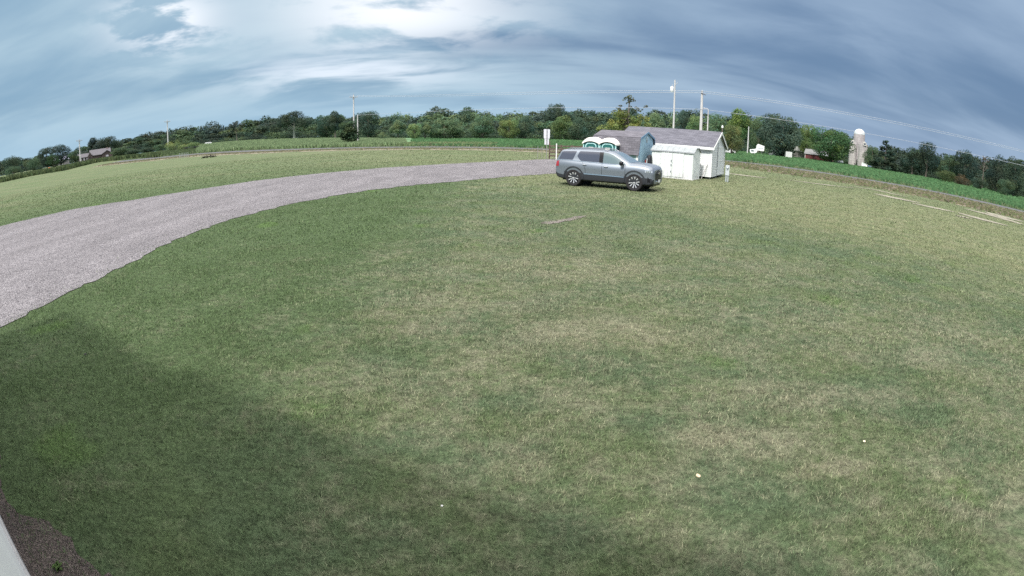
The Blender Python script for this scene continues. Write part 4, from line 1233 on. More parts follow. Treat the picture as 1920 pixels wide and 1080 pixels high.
def make_proto(kind, seed):
    rg = np.random.default_rng(seed)
    blobs = shape_blobs(kind, rg)
    V, T = leaf_cloud(rg, blobs, int(LEAFN[kind] * 1.7), .36 if kind not in ('spruce', 'pine') else .32, .75 if kind == 'pine' else 1.0)
    if kind == 'pine': T[V[::4, 2] > 6.6] *= np.array([.50, .44, .62], dtype=np.float32)      # the sparse top is greyer than the boughs
    root = thing('deciduous_tree', None, None)
    mb = MB()
    topz = {'shrub': 3.0, 'spruce': 9.6, 'pine': 9.2, 'bare': 8.6}.get(kind, 7.6)
    rb = {'shrub': .12, 'spruce': .2, 'wispy': .2, 'bare': .2}.get(kind, .30)
    path = [(0, 0, -.3), (.05, .02, topz * .3), (-.06, .08, topz * .6), (.03, -.05, topz)]
    mb.tube(path, [rb * 1.3, rb, rb * .65, rb * .15], 9)
    order = sorted(range(len(blobs)), key=lambda i: -blobs[i][3])
    nl = {'spruce': 0, 'shrub': 8, 'bare': 9, 'wispy': 15, 'pine': 40}.get(kind, 12)
    for i in order[:nl]:
        x, y, z, r = blobs[i]
        z0 = max(.6, min(z - math.hypot(x, y) * (.15 if kind == 'pine' else .7), topz * .92)); k = 1 - z0 / topz * .75
        mid = (x * .5 + rg.normal(0, .15), y * .5 + rg.normal(0, .15), (z0 + z) * .5 + .1)
        mb.tube([(0, 0, z0), mid, (x, y, z)], [rb * .42 * k + .03, rb * .26 * k + .025, .025], 6)
        if kind in ('bare', 'wispy'):
            for _ in range(5): mb.tube([mid, (x + rg.normal(0, .5), y + rg.normal(0, .5), z + rg.uniform(.1, .9))], [.05, .015], 4)
    mb.build('trunk', M_bark, root, smooth=60)
    np_mesh('crown', V, 4, M_leaf, T, root)
    return root
for i, (kind, seeds) in enumerate((('round', (1, 2)), ('oval', (3, 4)), ('full', (5, 6)), ('spread', (7,)), ('column', (8,)), ('wispy', (9,)), ('shrub', (10, 11)), ('spruce', (12,)), ('pine', (13,)), ('bare', (14,)))):
    protos[kind] = [[make_proto(kind, s), False] for s in seeds]
WID = {'round': 8.8, 'oval': 6.6, 'full': 8.0, 'spread': 10.4, 'column': 4.4, 'wispy': 7.0, 'shrub': 12.4, 'spruce': 5.6, 'pine': 9.4, 'bare': 6.0}
TOPZ = {'round': 10.2, 'oval': 10.3, 'full': 10.2, 'spread': 9.8, 'column': 10.0, 'wispy': 10.2, 'shrub': 9.8, 'spruce': 10.0, 'pine': 9.8, 'bare': 10.0}
trng = random.Random(11)
def dim(px): return float(np.interp(px, [0, 560, 700, 1600, 1650], [.66, .70, .95, .95, .60]))      # foliage colour gets darker towards both ends of the woods
def tree(px, topy, wpx, dist, kind, color, label, name='deciduous_tree', cat='tree', group=None, var=None, sink=0.0):
    x, y, ztop = at(px, topy, dist)
    zb = terrain(x, y) - sink
    h = max(.6, ztop - zb) / TOPZ[kind]; w = wpx / F_PX * dist / WID[kind] * 1.12
    slot = protos[kind][(var if var is not None else trng.randrange(99)) % len(protos[kind])]
    if slot[1]: o = copy_tree(slot[0])
    else: o = slot[0]; slot[1] = True
    o.name = name
    o.location = (x, y, zb); o.rotation_euler = (0, 0, trng.uniform(0, 6.28)); o.scale = (w, w, h)
    if kind == 'pine': o.rotation_euler = (0, 0, -math.atan2(x, y))
    for ch in o.children:
        if ch.name.startswith('crown'): ch.color = (*[a * dim(px) * b for a, b in zip(color, (1, 1, 1.06))], 1)
    for k in ('label', 'category', 'group'):
        if k in o: del o[k]
    tag(o, label, cat, group)
    return o
K_ = 1.85
c3 = lambda *v: tuple(a * K_ for a in v)
DK = c3(.036, .058, .042); DK2 = c3(.042, .068, .044); MD = c3(.064, .102, .054); MD2 = c3(.076, .114, .060); LT = c3(.105, .148, .062); YL = c3(.160, .175, .066); BL = c3(.042, .062, .052)
G_far = 'trees standing before the far wood'
tree(22, 292, 46, 150, 'shrub', DK2, 'scrubby dark bush at the very end of the hedge past the pale roof', 'bush', 'bush', 'bushes along the lawn hedge')
tree(58, 296, 40, 140, 'shrub', MD, 'mid green bush in the hedge, two away from the orange barrel', 'bush', 'bush', 'bushes along the lawn hedge')
tree(26, 311, 34, 132, 'shrub', MD, 'low leafy bush hugging the lawn edge in front of the scrubby hedge', 'bush', 'bush', 'bushes along the lawn hedge')
tree(70, 312, 26, 138, 'shrub', DK2, 'low dark bush between the hedge and the orange barrel', 'bush', 'bush', 'bushes along the lawn hedge')
tree(86, 273, 32, 175, 'round', DK, 'dark round tree beside the taller tree over the pale roof', group=G_far)
tree(112, 268, 36, 172, 'round', BL, 'dark broad tree with a ragged tip rising over the pale roof', group=G_far)
tree(98, 288, 24, 150, 'full', (0.072, 0.138, 0.058), 'small conical green tree right behind the orange barrel', group=G_far)
tree(139, 281, 20, 165, 'oval', MD, 'small loose tree between the pale roof and the brown house', group=G_far)
tree(122, 309, 26, 150, 'shrub', DK2, 'dark low bush in front of the pale roofed building', 'bush', 'bush', 'bushes along the lawn hedge')
tree(173, 258, 26, 215, 'oval', BL, 'dark bluish tree rising straight behind the brown house', group=G_far)
tree(204, 256, 40, 220, 'spread', DK, 'dark wide tree behind the chimney end of the brown house', group=G_far)
tree(226, 275, 32, 165, 'full', MD, 'bushy green tree hiding the gable end of the brown house', group=G_far)
tree(248, 280, 26, 160, 'full', DK2, 'dark bushy tree next to the one hiding the house gable', group=G_far)
tree(276, 276, 30, 165, 'full', DK2, 'dark leafy tree between the house and the bushes under the pole', group=G_far)
tree(330, 261, 42, 150, 'shrub', (.27, .37, .15), 'light green bushy tree at the foot of the crossarm pole past the house', 'bush', 'bush')
tree(360, 267, 34, 156, 'shrub', (.23, .32, .13), 'green bush between the pole foot and the white trailer', 'bush', 'bush')
tree(300, 270, 30, 158, 'shrub', MD, 'rounded bush on the house side of the pole foot', 'bush', 'bush')
tree(443, 223, 30, 200, 'wispy', (0.087, 0.116, 0.087), 'sparse half bare tree sticking out above the wood by the corn', group=G_far)
b_ = tree(551, 209, 58, 190, 'spread', DK, 'large dark domed tree with one pale bare trunk behind the corn', group=G_far)
for ch in b_.children:
    if ch.name.startswith('trunk'):
        ch.data = ch.data.copy(); ch.data.materials[0] = M_bark_pale; ch['label'] = 'pale bare trunk'
tree(612, 213, 40, 190, 'round', DK2, 'dark tree between the domed tree and the crossarm pole', group=G_far)
tree(628, 208, 26, 186, 'oval', DK, 'tall dark tree closest to the pole on its house side', group=G_far)
tree(655, 222, 36, 118, 'column', (0.072, 0.119, 0.058), 'leafy vine covered bush wrapped round the foot of the crossarm pole', 'bush', 'bush')
tree(690, 204, 42, 190, 'round', DK, 'tall dark tree straight behind the two bare poles', group=G_far)
tree(719, 245, 26, 150, 'shrub', MD2, 'low round green bush in the crop between the poles and three small trees', 'bush', 'bush')
G3 = 'three small trees in the crop field'
tree(746, 226, 28, 165, 'oval', MD2, 'mid green small tree, nearest the poles of three in the crop', group=G3)
tree(777, 229, 26, 163, 'round', LT, 'bright green middle one of three small trees in the crop', group=G3)
tree(797, 229, 26, 166, 'oval', MD2, 'slim green small tree, farthest from the poles of three in the crop', group=G3)
tree(833, 222, 52, 170, 'full', MD, 'broad green tree at the wood edge beside the three small trees', group=G_far)
tree(852, 221, 34, 172, 'full', MD2, 'light mottled tree at the wood edge with the tall canopy above it', group=G_far)
tree(905, 217, 42, 172, 'full', MD, 'rounded mid green tree at the wood edge above the crop', group=G_far)
tree(955, 221, 38, 168, 'round', (0.162, 0.212, 0.075), 'yellowish green round tree at the wood edge between two dark ones', group=G_far)
tree(985, 216, 34, 172, 'full', DK2, 'dark green tree at the wood edge just before the white sign backs', group=G_far)
tree(1045, 195, 46, 200, 'spread', DK, 'dark crown rising highest above the wood behind the brown fence', group=G_far)
tree(1058, 214, 42, 175, 'full', (0.128, 0.189, 0.075), 'light green tree at the wood edge behind the brown fence', group=G_far)
tree(1085, 219, 38, 172, 'full', DK2, 'dark green tree at the wood edge behind the portable toilets', group=G_far)
tree(1180, 178, 98, 105, 'pine', (0.196, 0.239, 0.075), 'yellow green pine with thin bare top behind the shed roofs', 'pine_tree', 'pine', sink=0)
tree(1130, 225, 40, 150, 'full', DK2, 'dark leafy tree behind the barn shed roof, beside the pine', group=G_far)
tree(1226, 206, 44, 140, 'full', MD2, 'green tree between the pine and the transformer pole', group=G_far)
tree(1283, 206, 30, 150, 'full', DK, 'dark tree filling the gap between the two tall poles', group=G_far)
tree(1306, 212, 34, 120, 'full', (0.133, 0.217, 0.090), 'bright leafy tree directly behind the thick pole', group=G_far)
tree(1345, 211, 48, 118, 'full', (0.116, 0.191, 0.096), 'large pale leafed tree behind the street lamp', group=G_far)
tree(1386, 204, 40, 170, 'oval', (0.128, 0.210, 0.067), 'tall bright green tree above the short pole', group=G_far)
tree(1374, 235, 42, 110, 'round', (.135, .172, .072), 'yellow green round tree at the gable end of the white shed', group=G_far)
tree(1425, 218, 40, 175, 'round', MD, 'mid green tree right above the white camper trailer', group=G_far)
tree(1470, 211, 70, 150, 'full', DK, 'very large dark tree shading the white parked vehicles', group=G_far, var=1)
tree(1447, 214, 50, 165, 'round', DK, 'dark round tree between the camper and the very large dark tree', group=G_far)
tree(1515, 234, 40, 175, 'round', (0.131, 0.203, 0.075), 'light green tree above the red barn', group=G_far)
tree(1561, 236, 74, 158, 'round', (0.075, 0.142, 0.055), 'big deep green round tree between the red barn and the silos', group=G_far, var=0)
tree(1637, 271, 28, 172, 'full', MD, 'small green tree pressed against the silo on its open field side', group=G_far)
tree(1663, 262, 50, 160, 'spruce', DK2, 'dark spruce standing just past the silos', 'spruce_tree', 'spruce')
tree(1714, 275, 40, 158, 'full', DK2, 'dark tree next to the spruce past the silos', group=G_far)
tree(1741, 267, 44, 158, 'round', DK, 'dark tall tree with a knobbly crown, second past the spruce', group=G_far)
tree(1783, 289, 36, 156, 'full', MD, 'mid green lower tree between the two tall dark crowns', group=G_far)
tree(1812, 277, 44, 152, 'round', DK, 'dark flat topped tree beside the leafless one', group=G_far)
tree(1847, 289, 26, 150, 'bare', (0.145, 0.131, 0.102), 'leafless grey tree among dark trees along the field edge', group=G_far)
tree(1873, 289, 40, 142, 'full', DK, 'dark tree just past the leafless one', group=G_far)
tree(1906, 291, 40, 132, 'full', DK2, 'dark green tree at the very end of the field edge row', group=G_far)
tree(1774, 319, 44, 142, 'shrub', (0.123, 0.167, 0.065), 'yellowish low bush at the field edge below the mid green tree', 'bush', 'bush')
tree(1806, 324, 34, 138, 'shrub', (.150, .135, .085), 'tan flowering low bush at the field edge', 'bush', 'bush')
tree(1838, 334, 40, 132, 'shrub', DK2, 'dark low bush at the field edge below the leafless tree', 'bush', 'bush')
tree(1890, 336, 44, 120, 'shrub', MD, 'green low bush nearest the road at the end of the tree row', 'bush', 'bush')

# the far wood behind them: one mass
SKY = [(0, 300), (45, 297), (60, 296), (125, 288), (160, 276), (190, 262), (215, 262), (262, 254), (300, 242), (330, 244), (345, 236), (385, 235), (400, 231), (420, 237), (455, 236), (470, 226), (490, 223),
       (530, 218), (560, 213), (572, 221), (590, 217), (630, 211), (645, 220), (670, 210), (700, 217), (735, 218), (742, 211), (770, 213), (790, 209), (830, 202), (885, 202), (910, 208), (950, 211), (980, 207), (1005, 205), (1022, 211),
       (1045, 199), (1068, 206), (1100, 203), (1150, 205), (1200, 206), (1240, 208), (1275, 208), (1330, 211), (1360, 214), (1400, 214), (1430, 217), (1475, 220), (1500, 234), (1520, 240), (1560, 240), (1590, 252),
       (1620, 278), (1660, 276), (1700, 283), (1740, 280), (1780, 294), (1815, 287), (1850, 296), (1885, 296), (1920, 300), (2000, 318)]
sx_, sy_ = zip(*SKY)
def wood():
    rg = np.random.default_rng(21)
    Vs, Ts = [], []
    def dist0(px): return float(np.interp(px, [0, 200, 330, 480, 700, 900, 1100, 1300, 1600, 1920], [215, 240, 235, 215, 205, 188, 190, 200, 190, 160]))
    for row, (dd, frac, step, ncol) in enumerate(((26, 1.0, 15, 2300), (14, .86, 16, 2000), (4, .62, 17, 1600), (-3, .36, 10, 800), (-6, .2, 8, 500))):
        px = -30.0
        while px < 1965:
            px += step * rg.uniform(.6, 1.4)
            if 1592 < px < 1634 and row < 2: continue
            d = dist0(px) + dd + rg.uniform(-4, 4)
            x, y, zt = at(px, float(np.interp(px, sx_, sy_)) + rg.uniform(-5, 2.5), d)
            zb = terrain(x, y)
            h = (zt - zb) * frac * rg.uniform(.92, 1.05)
            if h < 1.5: h = 1.5 + rg.uniform(0, 1)
            kind = rg.choice(['round', 'oval', 'full', 'full'])
            w = rg.uniform(8.5, 13.5) * (1.0 if row < 2 else .8)
            bl = shape_blobs(kind if row < 3 else 'shrub', rg)
            V, T = leaf_cloud(rg, bl, ncol, .62, skip=.5)
            sc = w / WID[kind if row < 3 else 'shrub']; V = V * np.array([sc, sc, h / 10.2]) + np.array([x, y, zb])
            base = np.array([DK, DK, BL, DK2, MD, DK2, MD2][rg.integers(0, 7 if row > 0 else 5)])
            if px < 330: base = np.array([DK, BL, DK2, MD][rg.integers(0, 4)])
            Vs.append(V); Ts.append(T * base * dim(px))
    o = np_mesh('far_wood', np.concatenate(Vs), 4, M_leaf, np.concatenate(Ts).astype(np.float32))
    o.color = (1, 1, 1, 1)
    tag(o, kind='stuff', label='far wood closing the fields, one mass of dark and mid green crowns')
wood()

# ------------------------------------------------------------------ crops, weeds and verge grass
def tufts(name, pts, hmin, hmax, width, color, per, label, seed, spread_=0.3, lean=.35, blade=True):
    rg = np.random.default_rng(seed)
    P = np.repeat(np.asarray(pts, float), per, axis=0); n = len(P)
    P = P + rg.normal(0, spread_, (n, 2))
    z = np.array([terrain(a, b) for a, b in P])
    h = rg.uniform(hmin, hmax, n); w = width * rg.uniform(.6, 1.4, n)
    a = rg.uniform(0, np.pi, n); la = rg.uniform(0, 2 * np.pi, n); ll = lean * h * rg.uniform(0, 1, n)
    wx, wy = np.cos(a) * w * .5, np.sin(a) * w * .5; dx, dy = np.cos(la) * ll, np.sin(la) * ll
    V = np.stack([np.c_[P[:, 0] - wx, P[:, 1] - wy, z], np.c_[P[:, 0] + wx, P[:, 1] + wy, z],
                  np.c_[P[:, 0] + wx * .5 + dx, P[:, 1] + wy * .5 + dy, z + h * .9], np.c_[P[:, 0] - wx * .4 + dx, P[:, 1] - wy * .4 + dy, z + h]], 1)
    col = np.asarray(color, float)
    idx = rg.integers(0, len(col), n)
    T = col[idx] * rg.uniform(.7, 1.3, n)[:, None]
    o = np_mesh(name, V.reshape(-1, 3), 4, M_leaf, T.astype(np.float32)); o.color = (1, 1, 1, 1)
    return tag(o, kind='stuff', label=label)
def band(poly_near, poly_far, n, seed, bias=1.0):
    rg = np.random.default_rng(seed)
    a = np.array(spread(poly_near, 400)); b = np.array(spread(poly_far, 400))
    i = rg.integers(0, 400, n); t = rg.random(n) ** bias
    return a[i] + (b[i] - a[i]) * t[:, None]
west_i = [i for i, p in enumerate(road_near) if math.atan2(p[0], p[1]) < R_(-14)]
east_i = [i for i, p in enumerate(road_near) if math.atan2(p[0], p[1]) > R_(-14)]
near_f = offset(road_far, 1.6)
def deep(pts, m): return [(p[0] * (1 + m / math.hypot(*p)), p[1] * (1 + m / math.hypot(*p))) for p in pts]
corn_pts = [near_f[i] for i in west_i if math.atan2(near_f[i][0], near_f[i][1]) > R_(-34.3)]
tufts('corn_crop', band(corn_pts, deep(corn_pts, 60), 26000, 1, 1.2), .45, .85, .4, [(.215, .290, .155), (.195, .275, .145), (.235, .300, .165)], 3, 'light green standing corn beyond the field road', 31)
soy_pts = [near_f[i] for i in east_i if not R_(15) < math.atan2(near_f[i][0], near_f[i][1]) < R_(27.2)]
tufts('bean_crop', band(soy_pts, deep(soy_pts, 95), 26000, 2, 1.5), .28, .52, .55, [(.104, .212, .098), (.095, .198, .090), (.114, .222, .102), (.125, .218, .10)], 3, 'deep green low bean crop beyond the field road', 32)
edge_pts = [near_f[i] for i in east_i]
tufts('field_edge_weeds', band(offset(road_far, .3), offset(road_far, 1.8), 1500, 3), .10, .38, .2, [(.17, .22, .12), (.20, .23, .14), (.13, .19, .09)], 3, 'ragged pale weeds along the crop edge', 33)
tufts('verge_grass', band(offset(road_near, -6.2), offset(road_near, -.3), 9000, 4), .04, .15, .25, [(.23, .21, .14), (.26, .23, .17), (.19, .21, .12), (.30, .26, .21), (.17, .19, .11)], 3, 'rough tan grass on the verge between lawn and road', 34)
ev = [road_near[i] for i in east_i if math.atan2(road_near[i][0], road_near[i][1]) > R_(10)]
tufts('roadside_grass', band(offset(ev, -13.5), offset(ev, -.6), 9000, 14), .05, .20, .34, [(.21, .20, .12), (.24, .215, .15), (.17, .20, .10), (.27, .235, .19), (.15, .18, .09)], 2, 'thin rough grass on the bare roadside soil beside the bean field', 44)
mid_pts = [p for p in near_f if R_(-20) < math.atan2(p[0], p[1]) < R_(-2)]
tufts('headland_weeds', band(mid_pts, deep(mid_pts, 16), 3600, 6), .2, .62, .4, [(.18, .25, .12), (.21, .26, .13), (.16, .24, .11), (.24, .26, .15)], 3, 'tall yellowish weeds at the headland in front of the three small trees', 36)
wd = [ground_at(*p) for p in ((0, 343), (60, 330), (120, 320), (180, 305), (240, 299), (300, 295))]
tufts('hedge_weeds', band(wd, deep(wd, 9), 2400, 7), .3, 1.0, .5, [(.085, .125, .055), (.12, .15, .07), (.07, .1, .05)], 3, 'weedy growth along the foot of the lawn hedge', 37)
scr_pts = [near_f[i] for i in west_i if R_(-39) < math.atan2(near_f[i][0], near_f[i][1]) < R_(-33.2)]
tufts('scrub_weeds', band(scr_pts, deep(scr_pts, 30), 5000, 8), .15, .45, .5, [(.10, .15, .07), (.15, .19, .10), (.085, .125, .06)], 3, 'scrubby weeds between the road and the light green bushes', 38)
bedw = [wp(3.0 + .35 * i, .02 + .1 * (i % 3)) for i in range(3)]

# ------------------------------------------------------------------ poles and wires
M_pole = material('weathered_pole', (0.52, 0.51, 0.52), 0.9, var=0.15, vscale=3, stretch=(3, 3, .4))
M_pole_dk = material('dark_pole', (0.33, 0.32, 0.31), 0.9, var=0.2, vscale=3, stretch=(3, 3, .4))
M_ins = material('insulator_grey', (0.45, 0.45, 0.48), 0.4)
def pole(px, topy, dist, r, label, mat=M_pole, arm=None, name='utility_pole', group=None, lean=0.0):
    x, y, z = at(px, topy, dist); zb = terrain(x, y)
    t = thing(name, label, 'utility pole', (x, y, zb), math.atan2(-x, y), group)
    h = z - zb
    MB().tube([(0, 0, -.3), (lean * .5, 0, h * .5), (lean, 0, h)], [r * 1.15, r, r * .78], 12).build('shaft', mat, t, smooth=60)
    if arm:
        aw, az_ = arm
        MB().box(lean - aw, lean + aw, -r - .12, -r - .01, h - az_ - .06, h - az_ + .06).build('crossarm', M_pole_dk, t)
        for s in (-1, 1):
            MB().tube([(lean + s * aw * .45, -r - .06, h - az_ - .05), (lean, -r - .02, h - az_ - .6)], .03, 6).build('brace', M_pole_dk, t)
        for s in (-.92, .92):
            MB().lathe([(.0001, 0), (.05, 0), (.07, .08), (.04, .14), (.06, .18), (.0001, .22)], 10, c=(lean + s * aw, -r - .06, h - az_ + .06)).build('insulator', M_ins, t, smooth=50)
        MB().lathe([(.0001, 0), (.04, 0), (.06, .08), (.03, .3), (.0001, .34)], 10, c=(lean, 0, h)).build('insulator', M_ins, t, smooth=50)
    return t, x, y, zb, h
D1 = 130.0
p663 = pole(663, 178, D1, .17, 'tall crossarm pole rising out of the vine covered bush', arm=(.95, .55))
p670 = pole(670.5, 215, 128, .14, 'shorter bare pole beside the tall crossarm pole in the bush')
pole(313.5, 226, 165, .17, 'crossarm pole standing in the light green bushes past the house', arm=(.95, .35))
pole(148.5, 262, 150, .15, 'crossarm pole in front of the brown house', arm=(.85, .25))
tp = pole(1265.5, 150, 90, .15, 'tall pole with a white transformer behind the white shed')
t, x, y, zb, h = tp
tr = MB().lathe([(.0001, 0), (.25, 0), (.27, .04), (.27, .78), (.22, .86), (.0001, .90)], 18, c=(-.46, -.05, h - 2.0)).build('transformer', material('transformer_white', (.78, .79, .80), .4), t, smooth=40)
MB().lathe([(.0001, 0), (.05, 0), (.07, .1), (.04, .2), (.06, .28), (.0001, .34)], 10, c=(-.40, -.05, h - 1.1)).build('bushing', M_ins, tr, smooth=50)
MB().box(-.30, -.1, -.08, 0, h - 1.65, h - 1.55).build('hanger', M_steel, tr)
MB().tube([(.12, -.02, h - .75), (.50, -.05, h - .45), (.50, -.05, h - .05)], .04, 8).build('cutout_arm', M_ins, t)
P16 = pole(1316.5, 171, 62, .165, 'thick pole carrying the wires behind the white shed')
t, x, y, zb, h = P16
MB().tube([(-.1, -.18, h - .22), (.42, -.2, h - .42)], .05, 8).build('cable_grip', material('grip_dark', (.12, .13, .16), .6), t)
MB().lathe([(.0001, 0), (.05, 0), (.06, .1), (.0001, .16)], 10, c=(0, 0, h)).build('insulator', M_ins, t, smooth=50)
lp, lx, ly, lz, lh = pole(1328, 207, 64, .085, 'slim street lamp pole with a short curved arm next to the thick pole', name='street_lamp')
lp['category'] = 'street lamp'
MB().tube([(0, 0, lh - .02), (-.04, 0, lh + .12), (-.2, 0, lh + .2), (-.42, 0, lh + .2)], [.065, .055, .05, .045], 8).build('arm', M_ins, lp, smooth=60)
MB().lathe([(.0001, -.03), (.09, -.03), (.12, .03), (.06, .10), (.0001, .11)], 12, c=(-.50, 0, lh + .17)).build('lamp_head', M_ins, lp, smooth=50)
MB().box(-.52, -.09, -.05, .05, lh - 1.52, lh - 1.40).build('bracket', material('grip_dark', (.12, .13, .16), .6), lp)
pole(1404, 237, 142, .14, 'plain short pole beside the white camper trailer')
wp_ = pole(1354.5, 240, 52, .05, 'thin brown post with a white cap behind the white shed gable', mat=material('post_brown', (.17, .13, .12), .9, var=.2))
MB().lathe([(.0001, 0), (.08, 0), (.10, .12), (.06, .22), (.0001, .26)], 10, c=(0, 0, wp_[4])).build('cap', M_whitetrim, wp_[0], smooth=50)
M_wire = material('wire', (.40, .43, .48), .6)
def wire(a, b, sag, r, label):
    a, b = Vector(a), Vector(b); n = 36
    pts = [(a + (b - a) * (k / n)) - Vector((0, 0, 4 * sag * (k / n) * (1 - k / n))) for k in range(n + 1)]
    pts = [p - a for p in pts]
    o = MB().tube(pts, r, 6).build('power_line', M_wire, smooth=80, loc=a)
    return tag(o, label, 'wire', 'wires strung between the poles')
T16 = at(1316.5, 170.5, 61.8); T16b = at(1316.5, 174, 61.8); L16 = at(1316.5, 205, 61.8)
A = Vector(at(663, 181, 130)); side_ = Vector((A.y, -A.x, 0)).normalized()
wire(A + side_ * .87 + Vector((0, 0, .2)), T16, 1.0, .023, 'upper bright wire from the tall crossarm pole to the thick pole')
wire(A - side_ * .87 + Vector((0, 0, .2)), T16b, 1.2, .023, 'second bright wire just under the upper one, crossarm pole to thick pole')
wire(at(670.5, 216, 128), L16, .35, .022, 'low cable from the shorter bare pole to the middle of the thick pole')
Eh = (95 * math.sin(R_(62)), 95 * math.cos(R_(62)))
wire(T16, (Eh[0], Eh[1], 7.6), .5, .020, 'upper wire running from the thick pole out over the bean field')
wire(T16b, (Eh[0] - .6, Eh[1] - .4, 7.35), .5, .020, 'second wire close under the upper one out over the bean field')
wire(L16, (Eh[0], Eh[1], 5.7), .5, .020, 'low cable running from the thick pole out past the silos')

# ------------------------------------------------------------------ farm beyond the bean field
M_silo = bpy.data.materials.new('silo_staves'); M_silo.use_nodes = True
_t = NT(M_silo.node_tree); _b = _t.n['Principled BSDF']; _o = _t.new('ShaderNodeTexCoord').outputs['Object']
_ox, _oy, _oz = _t.sep(_o)
_n = _t.noise(_t.vmul(_o, (1.0, 1.0, .35)), 1.1, 5.0, .7)
_c = _t.mix(_t.smooth(_n, .38, .64), (.34, .31, .32), (.46, .43, .43))
_r = _t.math('FRACT', _t.mul(_oz, 1.35))
_c = _t.mix(_t.mul(_t.smooth(_r, .16, .04), .25), _c, (.24, .21, .22))
_t.l.new(_c, _b.inputs['Base Color']); _b.inputs['Roughness'].default_value = .9
def silo(px, topy, wpx, dist, label, dome=False, hood=None):
    x, y, z = at(px, topy, dist); zb = terrain(x, y); h = z - zb; R = wpx / F_PX * dist / 2
    t = thing('silo', label, 'silo', (x, y, zb), math.atan2(-x, y), 'concrete silos of the farm')
    MB().lathe([(R, -.2), (R, h), (R - .12, h), (R - .12, h - .3), (.0001, h - .3)], 36).build('barrel', M_silo, t, smooth=40)
    for k in range(1, int(h / .75)):
        MB().lathe([(R, k * .75 - .02), (R + .012, k * .75 - .015), (R + .012, k * .75 + .015), (R, k * .75 + .02)], 36).build('hoop', material('hoop_grey', (.30, .28, .29), .8), t, smooth=40)
    if dome:
        pr = [(R * 1.02, h)] + [(R * 1.0 * math.cos(a), h + R * .92 * math.sin(a)) for a in [math.pi / 2 * q / 8 for q in range(0, 8)]] + [(.0001, h + R * .92)]
        MB().lathe(pr, 36).build('dome', material('dome_white', (.60, .63, .63), .4, metal=.2), t, smooth=50)
    else:
        MB().lathe([(R * 1.01, h + .005), (R * .5, h + .10), (.0001, h + .14)], 32).build('cap', material('cap_grey', (.46, .44, .44), .8, var=.2), t, smooth=40)
    if hood is not None:
        hd = MB().box(hood - .55, hood + .55, -R - .25, -R + .9, h - .35, h + .42).prism([(hood - .65, h + .42), (hood + .65, h + .42), (hood + .3 * (1 if hood < 0 else -1), h + 1.0)], -R - .3, -R + .95, axis='y').build('hood', material('hood_pale', (.55, .52, .50), .8), t)
        MB().box(hood - .3, hood + .3, -R - .27, -R - .252, h - .15, h + .38).build('hatch', material('dark_gap', (0.06, 0.075, 0.11), 0.8), hd)
    return t, R, h
silo(1611.5, 252, 21, 186, 'tall concrete silo with white dome standing behind two short ones', dome=True)
t_, R1, h1 = silo(1600.5, 268, 14.5, 180, 'short stained darker silo next to the big green tree', hood=-.35)
t_, R2, h2 = silo(1618.8, 271, 18, 178, 'short pale silo on the open field side of the pair', hood=.45)
def farm_pt(px, py, dist): x, y, z = at(px, py, dist); return x, y, terrain(x, y)
x, y, z = farm_pt(1621, 312, 170)
t = thing('feed_shed', 'small white lean-to shed at the foot of the pale silo', 'shed', (x, y, z), math.atan2(-x, y))
MB().prism([(-.95, 0), (.85, 0), (.85, .9), (-.95, 1.5)], -.6, .6, axis='y').build('wall', M_white, t)
MB().hexa([(-1.05, -.7, 1.52), (-1.05, .7, 1.52), (.95, .7, .89), (.95, -.7, .89), (-1.05, -.7, 1.58), (-1.05, .7, 1.58), (.95, .7, .95), (.95, -.7, .95)]).build('roof', M_whitetrim, t)
x, y, z = farm_pt(1631, 315, 166)
t = thing('blue_barrel', 'pale blue barrel lying in the grass beside the silos', 'barrel', (x, y, z), math.atan2(-x, y))
MB().lathe([(.0001, -.55), (.36, -.55), (.40, -.3), (.40, .3), (.36, .55), (.0001, .55)], 16, axis='x', c=(0, 0, .4)).build('drum', material('barrel_blue', (.22, .34, .55), .5), t, smooth=40)
MB().lathe([(.402, -.05), (.42, -.05), (.42, .05), (.402, .05)], 16, axis='x', c=(0, 0, .4)).build('band', material('hoop_grey', (.30, .28, .29), .8), t)
x, y, z = farm_pt(1575, 307, 160)
t = thing('propane_tank', 'white capsule fuel tank on legs under the big green tree', 'tank', (x, y, z), math.atan2(-x, y) + .1)
MB().lathe([(.0001, -1.0), (.2, -.95), (.36, -.75), (.36, .75), (.2, .95), (.0001, 1.0)], 18, axis='x', c=(0, 0, .75)).build('vessel', M_white, t, smooth=50)
for s in (-.55, .55): MB().box(s - .08, s + .08, -.25, .25, 0, .45).build('leg', M_steel, t)
MB().lathe([(.0001, 0), (.14, 0), (.14, .2), (.0001, .22)], 10, c=(.45, 0, 1.08)).build('valve_dome', M_whitetrim, t)
